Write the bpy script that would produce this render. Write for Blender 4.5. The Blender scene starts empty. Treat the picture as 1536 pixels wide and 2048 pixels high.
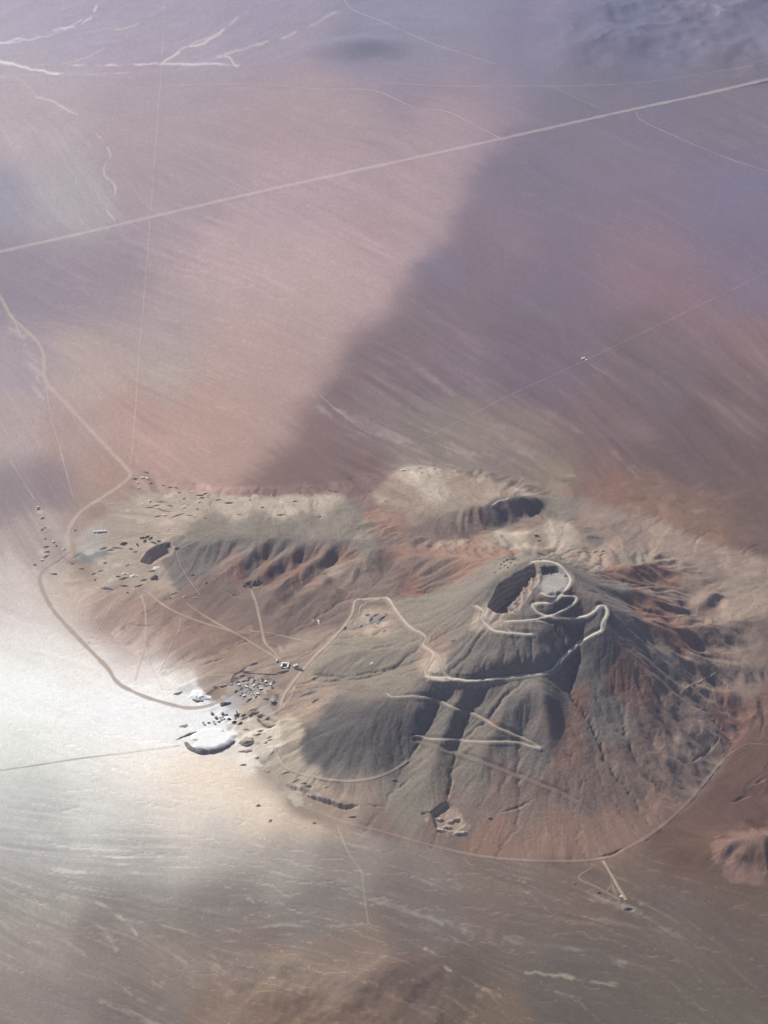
import bpy, math, random
import numpy as np

random.seed(7)
RNG = np.random.default_rng(11)
scene = bpy.context.scene
COL = scene.collection

# ------------------------------------------------------------------ camera
PITCH = math.radians(33.0)          # looking down from an aircraft
ALT = 3600.0                        # metres above the plain
FPX = 1024.0 / math.tan(math.radians(18.0))
cd = bpy.data.cameras.new('camera')
cam = bpy.data.objects.new('camera', cd)
COL.objects.link(cam)
cam.location = (0, 0, ALT)
cam.rotation_euler = (math.pi / 2 - PITCH, 0, 0)
cd.sensor_fit = 'VERTICAL'
cd.angle = math.radians(36.0)
cd.sensor_fit = 'VERTICAL'
cd.sensor_height = 24.0
cd.lens = 12.0 / math.tan(math.radians(18.0))
cd.clip_start = 1.0
cd.clip_end = 200000.0
scene.camera = cam

# ------------------------------------------------------------------ light
SUN_EL = math.radians(38.0)
SUN_AZ = math.radians(-42.0)        # from +Y (view direction) towards -X
w = bpy.data.worlds.new('World')
scene.world = w
w.use_nodes = True
nt = w.node_tree
bg = nt.nodes['Background']
sky = nt.nodes.new('ShaderNodeTexSky')
sky.sky_type = 'NISHITA'
sky.sun_disc = False
sky.sun_elevation = SUN_EL
sky.sun_rotation = SUN_AZ
sky.altitude = 2500
nt.links.new(sky.outputs['Color'], bg.inputs['Color'])
bg.inputs['Strength'].default_value = 0.07
sl = bpy.data.lights.new('sun', 'SUN')
sl.energy = 4.8
sl.angle = math.radians(0.5)
sl.color = (1.0, 0.95, 0.88)
so = bpy.data.objects.new('sun', sl)
COL.objects.link(so)
so.rotation_euler = (math.pi / 2 - SUN_EL, 0, math.pi - SUN_AZ)
so.location = (-3000, 4000, 5000)
from mathutils import Vector
SV = Vector((math.sin(SUN_AZ) * math.cos(SUN_EL), math.cos(SUN_AZ) * math.cos(SUN_EL), math.sin(SUN_EL)))
so.rotation_euler = SV.to_track_quat('Z', 'Y').to_euler()
scene.view_settings.view_transform = 'Standard'
scene.view_settings.look = 'None'
scene.view_settings.gamma = 1.0
scene.view_settings.exposure = 0.25
scene.render.engine = 'CYCLES'
scene.cycles.volume_bounces = 1

HAZE_DENSITY = 1.5e-5
HAZE_COLOR = (0.70, 0.74, 1.0)

# ------------------------------------------------------------------ survey helpers
CP, SP = math.cos(PITCH), math.sin(PITCH)


def at(px, py, z=0.0):
    """world x, y where the sight line through photo pixel px, py reaches height z"""
    px = np.asarray(px, float); py = np.asarray(py, float)
    dx = (px - 768.0) / FPX
    dy = (1024.0 - py) / FPX
    Y = CP + dy * SP
    Z = -SP + dy * CP
    t = (z - ALT) / Z
    return dx * t, Y * t


def proj0(x, y):
    """map-sheet coordinates of a point of the plain"""
    dep = y * CP + ALT * SP
    up = y * SP - ALT * CP
    return 768.0 + FPX * x / dep, 1024.0 - FPX * up / dep


_LAT = [np.random.default_rng(100 + i).random((256, 256)).astype(np.float32) for i in range(8)]


def vnoise(x, y, s=0):
    L = _LAT[s % 8]
    x = x + 37.13 * s; y = y + 91.7 * s
    xi = np.floor(x).astype(np.int64); yi = np.floor(y).astype(np.int64)
    fx = x - xi; fy = y - yi
    fx = fx * fx * fx * (fx * (fx * 6 - 15) + 10); fy = fy * fy * fy * (fy * (fy * 6 - 15) + 10)
    x0 = xi & 255; x1 = (xi + 1) & 255; y0 = yi & 255; y1 = (yi + 1) & 255
    a = L[y0, x0] * (1 - fx) + L[y0, x1] * fx
    b = L[y1, x0] * (1 - fx) + L[y1, x1] * fx
    return (a * (1 - fy) + b * fy) * 2 - 1


def fbm(x, y, octv=4, s=0, gain=0.5):
    r = 0; a = 1.0; n = 0
    for i in range(octv):
        r = r + a * vnoise(x, y, s + i); n += a
        x = x * 2.03 + 5.1; y = y * 2.03 + 1.7; a *= gain
    return r / n


def smooth(e0, e1, x):
    t = np.clip((x - e0) / (e1 - e0), 0, 1)
    return t * t * (3 - 2 * t)


def spline(pts, n=8):
    """Catmull-Rom through rows of pts"""
    P = np.asarray(pts, float)
    if len(P) < 3:
        t = np.linspace(0, 1, n + 1)[:, None]
        return P[0] * (1 - t) + P[1] * t
    Q = np.vstack([2 * P[0] - P[1], P, 2 * P[-1] - P[-2]])
    out = []
    for i in range(1, len(Q) - 2):
        p0, p1, p2, p3 = Q[i - 1], Q[i], Q[i + 1], Q[i + 2]
        for k in range(n):
            t = k / n
            out.append(0.5 * (2 * p1 + (p2 - p0) * t + (2 * p0 - 5 * p1 + 4 * p2 - p3) * t * t + (3 * p1 - p0 - 3 * p2 + p3) * t ** 3))
    out.append(Q[-2])
    return np.array(out)


# ------------------------------------------------------------------ hill relief: ridges, gullies and foot lines (photo x, photo y, height)
BREAK = [
    # mine hill, foot
    [(520, 1470, 8), (540, 1540, 3), (620, 1605, 0), (720, 1665, 0), (850, 1700, 0), (1000, 1722, 0), (1190, 1728, 0), (1290, 1690, 0), (1370, 1620, 2), (1430, 1540, 8), (1460, 1480, 20), (1500, 1430, 40)],
    [(600, 1500, 30), (640, 1545, 24), (690, 1566, 26), (760, 1545, 30), (800, 1530, 30)],
    # pit rim and summit
    [(960, 1180, 385), (1000, 1145, 412), (1040, 1122, 427), (1070, 1112, 432), (1110, 1115, 430), (1130, 1130, 425), (1165, 1165, 405), (1205, 1212, 375), (1215, 1262, 330), (1255, 1310, 265), (1300, 1365, 185), (1340, 1420, 118), (1365, 1480, 68), (1380, 1540, 30)],
    [(960, 1180, 385), (985, 1222, 365), (1030, 1228, 368), (1080, 1215, 375), (1120, 1200, 385), (1140, 1170, 405)],
    # dome below the pit
    [(945, 1262, 322), (1030, 1262, 347), (1085, 1262, 347)],
    [(925, 1305, 272), (980, 1322, 285), (1060, 1318, 290), (1105, 1300, 300)],
    [(850, 1342, 214), (905, 1360, 222), (1000, 1354, 232), (1090, 1340, 246), (1125, 1310, 266), (1150, 1285, 286), (1180, 1266, 312), (1205, 1262, 330)],
    # left shoulder ridge and gully above it
    [(960, 1180, 385), (920, 1183, 290), (880, 1190, 222), (820, 1202, 150), (780, 1208, 115), (735, 1208, 95)],
    [(985, 1130, 320), (950, 1142, 245), (900, 1168, 155), (840, 1190, 108), (780, 1200, 88), (720, 1203, 80)],
    # upper left lobe, wash, terrace
    [(945, 1262, 322), (900, 1270, 255), (855, 1285, 205), (790, 1300, 158), (720, 1302, 120), (660, 1320, 82), (620, 1345, 48)],
    [(845, 1314, 184), (754, 1347, 112), (693, 1359, 80), (634, 1352, 44), (590, 1375, 25)],
    [(735, 1225, 80), (700, 1250, 66), (660, 1288, 50), (610, 1342, 32), (570, 1392, 18), (555, 1435, 12)],
    # dark dome
    [(880, 1368, 198), (850, 1380, 182), (790, 1392, 156), (720, 1398, 122), (650, 1412, 80), (595, 1440, 40)],
    [(850, 1408, 160), (800, 1440, 118), (720, 1455, 96), (640, 1470, 56)],
    # front spurs and gullies
    [(905, 1380, 178), (876, 1410, 132), (852, 1460, 84), (825, 1508, 48), (800, 1560, 24), (760, 1620, 6)],
    [(925, 1385, 192), (905, 1430, 148), (885, 1475, 104), (862, 1545, 50), (840, 1610, 15)],
    [(970, 1372, 198), (946, 1406, 150), (924, 1450, 102), (915, 1490, 70), (900, 1560, 34), (895, 1610, 15)],
    [(1030, 1372, 226), (1060, 1366, 242), (1080, 1374, 242), (1092, 1395, 226)],
    [(1045, 1390, 222), (1010, 1430, 172), (985, 1470, 126), (960, 1540, 62), (955, 1630, 14)],
    [(1070, 1430, 172), (1046, 1466, 128), (1036, 1520, 78), (1040, 1600, 26)],
    [(1092, 1395, 226), (1096, 1430, 186), (1096, 1460, 152), (1090, 1520, 92), (1100, 1600, 34)],
    [(1160, 1262, 290), (1156, 1300, 246), (1142, 1345, 208), (1128, 1400, 172), (1120, 1450, 140), (1118, 1500, 102), (1130, 1560, 58), (1150, 1630, 20)],
    [(1165, 1335, 232), (1180, 1400, 168), (1185, 1460, 118), (1190, 1540, 64), (1200, 1640, 18)],
    [(1200, 1322, 244), (1236, 1400, 154), (1256, 1460, 104), (1268, 1540, 52), (1280, 1630, 12)],
    # plateau ridge: crest, plateau, back foot
    [(350, 1095, 48), (380, 1085, 62), (430, 1080, 82), (500, 1078, 100), (580, 1078, 114), (650, 1080, 122), (720, 1082, 126), (745, 1078, 124)],
    [(330, 1050, 44), (420, 1040, 65), (520, 1040, 80), (620, 1045, 92), (700, 1050, 104)],
    [(262, 1015, 20), (290, 985, 18), (380, 990, 28), (480, 995, 38), (600, 990, 44), (690, 990, 45), (735, 1020, 62)],
    [(745, 1078, 124), (760, 1095, 122), (820, 1105, 130), (880, 1115, 165), (940, 1118, 215), (985, 1116, 262), (1020, 1120, 338), (1050, 1116, 425)],
    [(760, 1095, 128), (720, 1120, 120), (680, 1140, 106), (640, 1165, 86), (600, 1195, 64), (560, 1230, 41), (530, 1255, 26)],
    [(700, 1107, 107), (660, 1129, 72), (630, 1157, 51), (610, 1176, 44), (570, 1206, 34), (540, 1232, 27)],
    [(680, 1092, 121), (640, 1115, 101), (600, 1140, 79), (560, 1168, 57), (530, 1190, 41)],
    [(640, 1107, 99), (590, 1132, 60), (550, 1157, 41), (520, 1176, 33)],
    [(610, 1088, 116), (560, 1115, 91), (530, 1140, 68), (500, 1165, 46)],
    [(570, 1102, 93), (530, 1122, 56), (500, 1147, 38), (480, 1167, 31)],
    [(535, 1085, 104), (495, 1110, 80), (465, 1135, 57), (430, 1160, 37)],
    [(480, 1102, 77), (450, 1116, 49), (420, 1140, 34)],
    [(330, 1160, 18), (400, 1175, 28), (480, 1190, 33), (540, 1205, 38), (575, 1215, 40)],
    [(660, 1172, 68), (700, 1180, 76), (750, 1188, 84)],
    [(350, 1225, 14), (430, 1250, 18), (500, 1245, 24), (600, 1265, 36), (660, 1235, 58)],
    [(800, 1112, 118), (780, 1140, 96), (745, 1180, 76)], [(830, 1112, 132), (812, 1142, 114), (780, 1180, 94)], [(865, 1118, 146), (838, 1150, 118), (810, 1182, 98)], [(900, 1122, 172), (872, 1150, 146), (842, 1180, 118)], [(930, 1124, 196), (905, 1150, 166), (880, 1172, 140)],
    # mesa ridge behind
    [(775, 1015, 60), (840, 1025, 82), (900, 1022, 98), (960, 1014, 112), (1000, 1000, 118), (1040, 992, 114), (1078, 996, 92)],
    [(770, 978, 40), (830, 942, 30), (900, 950, 48), (980, 965, 66), (1060, 983, 78)],
    [(1092, 1010, 48), (1040, 1044, 46), (980, 1064, 50), (930, 1078, 54), (870, 1082, 64), (815, 1064, 62)],
    [(735, 985, 42), (750, 1010, 50), (785, 1045, 60), (830, 1072, 72), (862, 1094, 98)],
    # pale mounds and saddle behind the summit
    [(985, 1082, 78), (1000, 1072, 84), (1040, 1064, 84), (1090, 1058, 82), (1130, 1050, 80), (1165, 1062, 80), (1175, 1082, 82), (1130, 1092, 92), (1060, 1092, 96)],
    [(1198, 1062, 60), (1204, 1088, 68), (1175, 1106, 84)],
    [(960, 1068, 58), (1000, 1050, 56), (1100, 1030, 54), (1150, 1034, 54), (1198, 1062, 60)],
    [(985, 1100, 130), (1060, 1100, 150), (1130, 1106, 155), (1170, 1112, 150)],
    # right ridges
    [(1205, 1212, 375), (1250, 1225, 320), (1300, 1245, 262), (1350, 1254, 215), (1410, 1250, 170), (1470, 1242, 130), (1560, 1236, 100)],
    [(1205, 1180, 325), (1260, 1207, 228), (1310, 1228, 192), (1350, 1240, 168)],
    [(1165, 1165, 405), (1225, 1180, 300), (1270, 1180, 242), (1300, 1192, 212), (1345, 1226, 172)],
    [(1190, 1150, 270), (1240, 1167, 202), (1290, 1168, 156), (1330, 1162, 126)],
    [(1190, 1122, 192), (1220, 1140, 216), (1260, 1134, 200), (1318, 1127, 168), (1345, 1140, 132)],
    [(1290, 1285, 228), (1340, 1302, 186), (1375, 1302, 160), (1430, 1297, 120), (1500, 1290, 92)],
    [(1345, 1336, 170), (1390, 1316, 160), (1440, 1322, 132), (1490, 1330, 106), (1560, 1312, 96)],
    [(1360, 1374, 130), (1420, 1364, 104), (1470, 1367, 76), (1560, 1352, 68)],
    [(1385, 1420, 92), (1440, 1400, 88), (1500, 1404, 68), (1560, 1392, 62)],
    [(1395, 1208, 134), (1412, 1198, 137), (1430, 1186, 130)],
    [(1370, 1215, 118), (1400, 1234, 116), (1440, 1202, 104), (1420, 1172, 104), (1385, 1190, 110), (1370, 1215, 118)],
    # mound at the right
    [(1425, 1708, 10), (1450, 1690, 24), (1490, 1678, 40), (1560, 1668, 48), (1640, 1670, 44)],
    [(1370, 1725, 0), (1440, 1755, 0), (1520, 1760, 0), (1600, 1756, 0)],
    [(1400, 1668, 6), (1450, 1645, 10), (1560, 1635, 14)],
    # flat ground round the hills
    [(240, 978, 4), (300, 955, 4), (450, 975, 8), (600, 968, 10), (700, 958, 10), (800, 922, 10), (900, 928, 14), (1000, 945, 18), (1100, 978, 30), (1250, 1010, 40), (1450, 1070, 40), (1560, 1110, 36)],
    [(140, 1110, 0), (130, 1200, 0), (250, 1300, 0), (350, 1380, 0), (450, 1450, 2), (480, 1520, 0)],
    [(1130, 1010, 48), (1250, 1070, 76), (1350, 1110, 84), (1450, 1160, 76), (1560, 1180, 66)],
    [(1500, 1500, 26), (1560, 1480, 32)], [(1480, 1600, 6), (1560, 1590, 10)],
]
HX0, HX1, HY0, HY1 = -1900.0, 1900.0, 3050.0, 6350.0


def squat(z):
    z = np.asarray(z, float)
    return np.where(z < 60, z, 60 + (z - 60) * 0.85)


def relief():
    # membrane between the break lines, coarse to fine
    h = None
    for cell, its in ((50.0, 600), (25.0, 400), (12.5, 300), (6.25, 120)):
        nx = int(round((HX1 - HX0) / cell)) + 1
        ny = int(round((HY1 - HY0) / cell)) + 1
        if h is None:
            h = np.zeros((ny, nx), np.float32)
        else:
            yy = np.linspace(0, h.shape[0] - 1, ny); xx = np.linspace(0, h.shape[1] - 1, nx)
            y0 = np.minimum(yy.astype(int), h.shape[0] - 2); x0 = np.minimum(xx.astype(int), h.shape[1] - 2)
            fy = (yy - y0)[:, None]; fx = (xx - x0)[None, :]
            h = (h[y0][:, x0] * (1 - fx) + h[y0][:, x0 + 1] * fx) * (1 - fy) + (h[y0 + 1][:, x0] * (1 - fx) + h[y0 + 1][:, x0 + 1] * fx) * fy
        acc = np.zeros_like(h); cnt = np.zeros_like(h)
        for line in BREAK:
            S = spline(line, 60)
            S[:, 2] = squat(S[:, 2])
            x, y = at(S[:, 0], S[:, 1], S[:, 2])
            i = np.round((x - HX0) / cell).astype(int); j = np.round((y - HY0) / cell).astype(int)
            ok = (i >= 0) & (i < nx) & (j >= 0) & (j < ny)
            np.add.at(acc, (j[ok], i[ok]), S[ok, 2]); np.add.at(cnt, (j[ok], i[ok]), 1)
        fix = cnt > 0
        val = acc / np.maximum(cnt, 1)
        for k in range(its):
            m = h.copy()
            m[1:-1, 1:-1] = 0.25 * (h[:-2, 1:-1] + h[2:, 1:-1] + h[1:-1, :-2] + h[1:-1, 2:])
            m[:, 0] = m[:, 1] * 0.9; m[:, -1] = m[:, -2]; m[0] = m[1] * 0.9; m[-1] = m[-2] * 0.9
            if cell > 7 or k < its - 5:
                m[fix] = val[fix]
            h = m
    return h, 6.25


def erode(h, cell, n, Kdt):
    ny, nx = h.shape
    N = ny * nx
    offs = [(-1, -1), (-1, 0), (-1, 1), (0, -1), (0, 1), (1, -1), (1, 0), (1, 1)]
    idx = np.arange(N).reshape(ny, nx)
    A = None
    rho = [0.45 + 1.1 * np.random.default_rng(900 + k).random((ny, nx)) for k in range(8)]
    for it in range(n):
        P = np.pad(h, 1, mode='edge')
        best = np.full((ny, nx), 1e-6); rec = idx.copy(); dist = np.full((ny, nx), cell)
        for k8, (dy, dx) in enumerate(offs):
            d = cell * math.hypot(dy, dx)
            s = (h - P[1 + dy:1 + dy + ny, 1 + dx:1 + dx + nx]) / d * rho[k8]
            m = s > best
            if dy < 0: m[0] = False
            if dy > 0: m[-1] = False
            if dx < 0: m[:, 0] = False
            if dx > 0: m[:, -1] = False
            best[m] = s[m]; rec[m] = (idx + dy * nx + dx)[m]; dist[m] = d
        order = np.argsort(h, axis=None)
        ol = order.tolist(); rl = rec.ravel().tolist()
        A = [cell * cell] * N
        for i in reversed(ol):
            r = rl[i]
            if r != i:
                A[r] += A[i]
        An = np.array(A)
        F = (Kdt * np.sqrt(np.minimum(An, 4e5)) * smooth(0.08, 0.30, best.ravel()) / dist.ravel()).tolist()
        hl = h.ravel().tolist()
        for i in ol:
            r = rl[i]
            if r != i:
                f = F[i]
                hl[i] = (hl[i] + f * hl[r]) / (1 + f)
        h = np.array(hl).reshape(ny, nx)
        # slope creep
        P = np.pad(h, 1, mode='edge')
        h = h + 0.05 * (P[:-2, 1:-1] + P[2:, 1:-1] + P[1:-1, :-2] + P[1:-1, 2:] - 4 * h)
    return h, np.array(A).reshape(ny, nx)


HG, HC = relief()
gy, gx = np.mgrid[0:HG.shape[0], 0:HG.shape[1]]
GX = HX0 + gx * HC; GY = HY0 + gy * HC
amp = smooth(8, 60, HG)
HG = HG + amp * (7.0 * fbm(GX / 150, GY / 150, 4, 1) + 2.2 * fbm(GX / 48, GY / 48, 3, 4)) + 0.9 * smooth(2, 20, HG) * fbm(GX / 40, GY / 40, 3, 2)


def lic_grid(src, dx, dy, n):
    ny, nx = src.shape
    r0, c0 = np.mgrid[0:ny, 0:nx].astype(np.float32)
    acc = src.copy()
    for sg in (1, -1):
        r = r0.copy(); c = c0.copy()
        for k in range(n):
            ri = np.rint(r).astype(int); ci = np.rint(c).astype(int)
            r = np.clip(r + sg * dy[ri, ci], 0, ny - 1); c = np.clip(c + sg * dx[ri, ci], 0, nx - 1)
            acc = acc + src[np.rint(r).astype(int), np.rint(c).astype(int)]
    return acc / (2 * n + 1)


sm = HG.copy()
for k in range(30):
    p_ = np.pad(sm, 1, mode='edge')
    sm = (p_[:-2, 1:-1] + p_[2:, 1:-1] + p_[1:-1, :-2] + p_[1:-1, 2:]) / 4
qy, qx = np.gradient(sm, HC)
qs = np.hypot(qx, qy) + 1e-6
mu, mv = proj0(GX, GY)
RID = np.zeros_like(HG)
for wl_, a_, n_, sd in ((34.0, 1.0, 14, 2), (17.0, 0.42, 9, 5)):
    f_ = lic_grid(vnoise(GX / wl_, GY / wl_, sd), -qx / qs, -qy / qs, n_)
    f_ = f_ / (f_.std() + 1e-9)
    RID += a_ * (0.8 - np.abs(np.clip(f_, -2, 2)))
cone = smooth(540, 640, mu) * smooth(1330, 1230, mu) * smooth(1215, 1290, mv)      # the mine hill is smoother than its neighbours
HG = HG + 6.5 * RID * smooth(0.12, 0.33, qs) * (1 - 0.8 * cone) * (1 + 0.5 * smooth(1220, 1300, mu))
HG, FLOW = erode(HG, HC, 9, 0.02)
# incised gullies along the main drainage lines
LA = np.log10(FLOW)
gyy, gxx = np.gradient(HG, HC)
SLP = np.hypot(gxx, gyy)
INC = smooth(3.7, 4.7, LA) * smooth(0.03, 0.08, SLP)
INC = np.maximum(INC, 0.5 * (np.pad(INC, 1)[1:-1, :-2] + np.pad(INC, 1)[1:-1, 2:]) * 0.6)
HG = HG - 2.2 * INC
edge = smooth(0, 250, GX - HX0) * smooth(0, 250, HX1 - GX) * smooth(0, 250, GY - HY0) * smooth(0, 250, HY1 - GY)
HG = HG * edge


def bil(G, fi, fj):
    ny, nx = G.shape[:2]
    fi = np.clip(fi, 0, nx - 1.001); fj = np.clip(fj, 0, ny - 1.001)
    i = fi.astype(int); j = fj.astype(int)
    a = fi - i; b = fj - j
    if G.ndim == 3:
        a = a[..., None]; b = b[..., None]
    return (G[j, i] * (1 - a) + G[j, i + 1] * a) * (1 - b) + (G[j + 1, i] * (1 - a) + G[j + 1, i + 1] * a) * b


def incis(x, y):
    ins = (x > HX0) & (x < HX1) & (y > HY0) & (y < HY1)
    return np.where(ins, bil(INC, (x - HX0) / HC, (y - HY0) / HC), 0.0)


def hill(x, y):
    ins = (x > HX0) & (x < HX1) & (y > HY0) & (y < HY1)
    return np.where(ins, bil(HG, (x - HX0) / HC, (y - HY0) / HC), 0.0)


# ------------------------------------------------------------------ ground grid: rows and columns of the map sheet
def grow(start, end, step, f):
    out = [start]; s = step
    d = 1 if end > start else -1
    while (out[-1] - end) * d < 0:
        s *= f; out.append(out[-1] + d * s)
    return out[1:]


ROWS = np.array(sorted(grow(-40, -680, 2.4, 1.10)) + list(np.arange(-40, 900, 2.3)) + list(np.arange(900, 1740, 1.6)) + list(np.arange(1740, 2100, 2.2)) + grow(2100, 9000, 2.4, 1.12))
cstep = 1.75
CI = np.arange(-40, 1577, cstep)
COLS = np.array(sorted(grow(-40, -4000, cstep, 1.15)) + list(CI) + grow(CI[-1], 4800, cstep, 1.15))
NR, NC = len(ROWS), len(COLS)
U, V = np.meshgrid(COLS, ROWS)
X, Y = at(U, V, 0.0)


def plain(x, y):
    r = 5.0 * fbm(x / 900, y / 1400, 4, 2)
    # rough low mountains to the far right, low swells in front
    u, v = proj0(x, y)
    m = smooth(1040, 1240, u + 60 * fbm(x / 800, y / 1500, 3, 5)) * smooth(190, 90, v + 30 * vnoise(x / 600, y / 900, 6))
    r = r + m * (40 + 120 * (0.5 - np.abs(fbm(x / 600, y / 900, 4, 3))))
    m2 = np.exp(-((u - 720) / 75) ** 2 - ((v - 96) / 17) ** 2)
    r = r + 60 * m2
    m3 = smooth(1880, 1960, v + 25 * vnoise(x / 200, y / 200, 2)) * smooth(400, 560, u) * smooth(980, 860, u)
    r = r + m3 * (18 + 22 * fbm(x / 160, y / 160, 4, 1))
    return r


Z = hill(X, Y) + plain(X, Y)
Hh = hill(X, Y)
steep = smooth(6, 60, Hh)
NEARM = smooth(-300, 200, V)
Z += NEARM * (0.35 + 1.3 * steep) * fbm(X / 26, Y / 26, 4, 3, 0.6)


def gcoord(x, y):
    u, v = proj0(x, y)
    return np.interp(u, COLS, np.arange(NC)), np.interp(v, ROWS, np.arange(NR))


def zat(x, y):
    a, b = gcoord(np.asarray(x, float), np.asarray(y, float))
    return bil(Z, a, b)


def pick(px, py):
    """world point where the sight line first meets the ground"""
    px = np.atleast_1d(np.asarray(px, float)); py = np.atleast_1d(np.asarray(py, float))
    zs = np.linspace(520, -60, 240)
    x, y = at(px[:, None], py[:, None], zs[None, :])
    below = zat(x, y) >= zs[None, :]
    k = np.argmax(below, 1); k = np.maximum(k, 1)
    lo = zs[k - 1]; hi = zs[k]
    for _ in range(12):
        mid = 0.5 * (lo + hi)
        x, y = at(px, py, mid)
        b = zat(x, y) >= mid
        lo = np.where(b, lo, mid); hi = np.where(b, mid, hi)
    x, y = at(px, py, hi)
    return x, y, hi


# ------------------------------------------------------------------ pits and cuts
def inside_dist(x, y, poly):
    """distance to the polygon edge, positive inside"""
    n = len(poly); ins = np.zeros(x.shape, bool); dmin = np.full(x.shape, 1e9)
    for i in range(n):
        x0, y0 = poly[i]; x1, y1 = poly[(i + 1) % n]
        if y1 != y0:
            c = ((y0 > y) != (y1 > y)) & (x < (x1 - x0) * (y - y0) / (y1 - y0) + x0)
            ins ^= c
        ex, ey = x1 - x0, y1 - y0
        t = np.clip(((x - x0) * ex + (y - y0) * ey) / (ex * ex + ey * ey + 1e-9), 0, 1)
        dmin = np.minimum(dmin, np.hypot(x - x0 - t * ex, y - y0 - t * ey))
    return np.where(ins, dmin, -dmin)


def window(xs, ys, pad):
    a, b = gcoord(np.array([xs.min() - pad, xs.max() + pad, xs.min() - pad, xs.max() + pad]), np.array([ys.min() - pad, ys.min() - pad, ys.max() + pad, ys.max() + pad]))
    return slice(max(0, int(b.min()) - 1), int(b.max()) + 3), slice(max(0, int(a.min()) - 1), int(a.max()) + 3)


PITM = np.zeros((NR, NC))          # freshly cut rock


def pit(poly3, slope, depth, bench=0.0, rough=2.0, mask=1.0, gentle=None, angular=False):
    P = np.array(poly3, float)
    x, y, _z = pick(P[:, 0], P[:, 1])
    S = spline(np.vstack([np.c_[x, y], [[x[0], y[0]]]]), 5)[:-1]
    if angular:
        Q = np.vstack([np.c_[x, y], [[x[0], y[0]]]])
        S = np.vstack([Q[i] + (Q[i + 1] - Q[i]) * k / 5 for i in range(len(x)) for k in range(5)])
    sl_ = window(S[:, 0], S[:, 1], 30)
    gx_, gy_ = X[sl_], Y[sl_]
    d = inside_dist(gx_, gy_, S) + rough * 2 * fbm(gx_ / 22, gy_ / 22, 3, 5)
    cut = np.clip(d * slope, 0, depth)
    if gentle:
        i0, i1, sg = gentle
        e = np.full(gx_.shape, 1e9)
        for k in range(i0 * 5, i1 * 5):
            x0, y0 = S[k]; x1, y1 = S[k + 1]
            t = np.clip(((gx_ - x0) * (x1 - x0) + (gy_ - y0) * (y1 - y0)) / ((x1 - x0) ** 2 + (y1 - y0) ** 2 + 1e-9), 0, 1)
            e = np.minimum(e, np.hypot(gx_ - x0 - t * (x1 - x0), gy_ - y0 - t * (y1 - y0)))
        cut = np.minimum(cut, e * (sg + 0.35 * fbm(gx_ / 16, gy_ / 16, 3, 2)))
    if bench:
        q = cut / bench
        cut = bench * (np.floor(q) + smooth(0.35, 1.0, q - np.floor(q)))
    Z[sl_] -= np.where(d > 0, cut, 0)
    PITM[sl_] = np.maximum(PITM[sl_], mask * smooth(0, 4, d))


# main pit at the summit
pit([(1070, 1126, 424), (1000, 1166, 396), (973, 1214, 374), (994, 1226, 366), (1034, 1228, 368), (1090, 1148, 414)], 1.4, 95, 0, 1.6, 1.0, (4, 5, 0.75), True)
# pale working bench right of the pit
BENCH = [(1088, 1140, 418), (1118, 1138, 418), (1138, 1152, 412), (1138, 1172, 404), (1120, 1190, 396), (1094, 1192, 396), (1084, 1172, 400)]


def level(poly3, z, soft, mask=0.0):
    P = np.array(poly3, float)
    x, y = at(P[:, 0], P[:, 1], squat(P[:, 2]))
    S = spline(np.vstack([np.c_[x, y], [[x[0], y[0]]]]), 5)[:-1]
    sl_ = window(S[:, 0], S[:, 1], 60)
    d = inside_dist(X[sl_], Y[sl_], S)
    zz = zat(x, y).mean() if z is None else z
    wgt = smooth(-soft, 0, d)
    Z[sl_] = Z[sl_] * (1 - wgt) + zz * wgt
    if mask:
        PITM[sl_] = np.maximum(PITM[sl_], mask * smooth(-4, 3, d))


level(BENCH, float(squat(403)), 12, 0.6)
# pit at the foot of the plateau ridge
pit([(277, 1124, 22), (288, 1108, 30), (305, 1094, 42), (335, 1084, 60), (350, 1092, 62), (346, 1108, 50), (325, 1118, 38), (300, 1130, 26)], 1.3, 32, 16, 1.5)
# small red cut
pit([(486, 1168, 44), (500, 1160, 48), (520, 1162, 50), (524, 1170, 48), (505, 1178, 42), (490, 1176, 40)], 0.9, 12, 0, 2, 0.4)
# quarry at the front foot
pit([(862, 1622, 10), (884, 1606, 14), (898, 1602, 15), (915, 1614, 14), (922, 1630, 11), (930, 1650, 8), (900, 1664, 6), (872, 1660, 6)], 1.6, 17, 0, 2.0, 0.9)
pit([(842, 1624, 8), (868, 1626, 10), (872, 1632, 8), (844, 1630, 7)], 1.4, 10, 0, 1.0, 0.5)
# bank cut beside the plant
pit([(512, 1432, 6), (526, 1428, 8), (552, 1438, 12), (556, 1446, 12), (540, 1456, 8), (524, 1450, 6)], 1.3, 11, 0, 1.5, 0.7)


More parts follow.
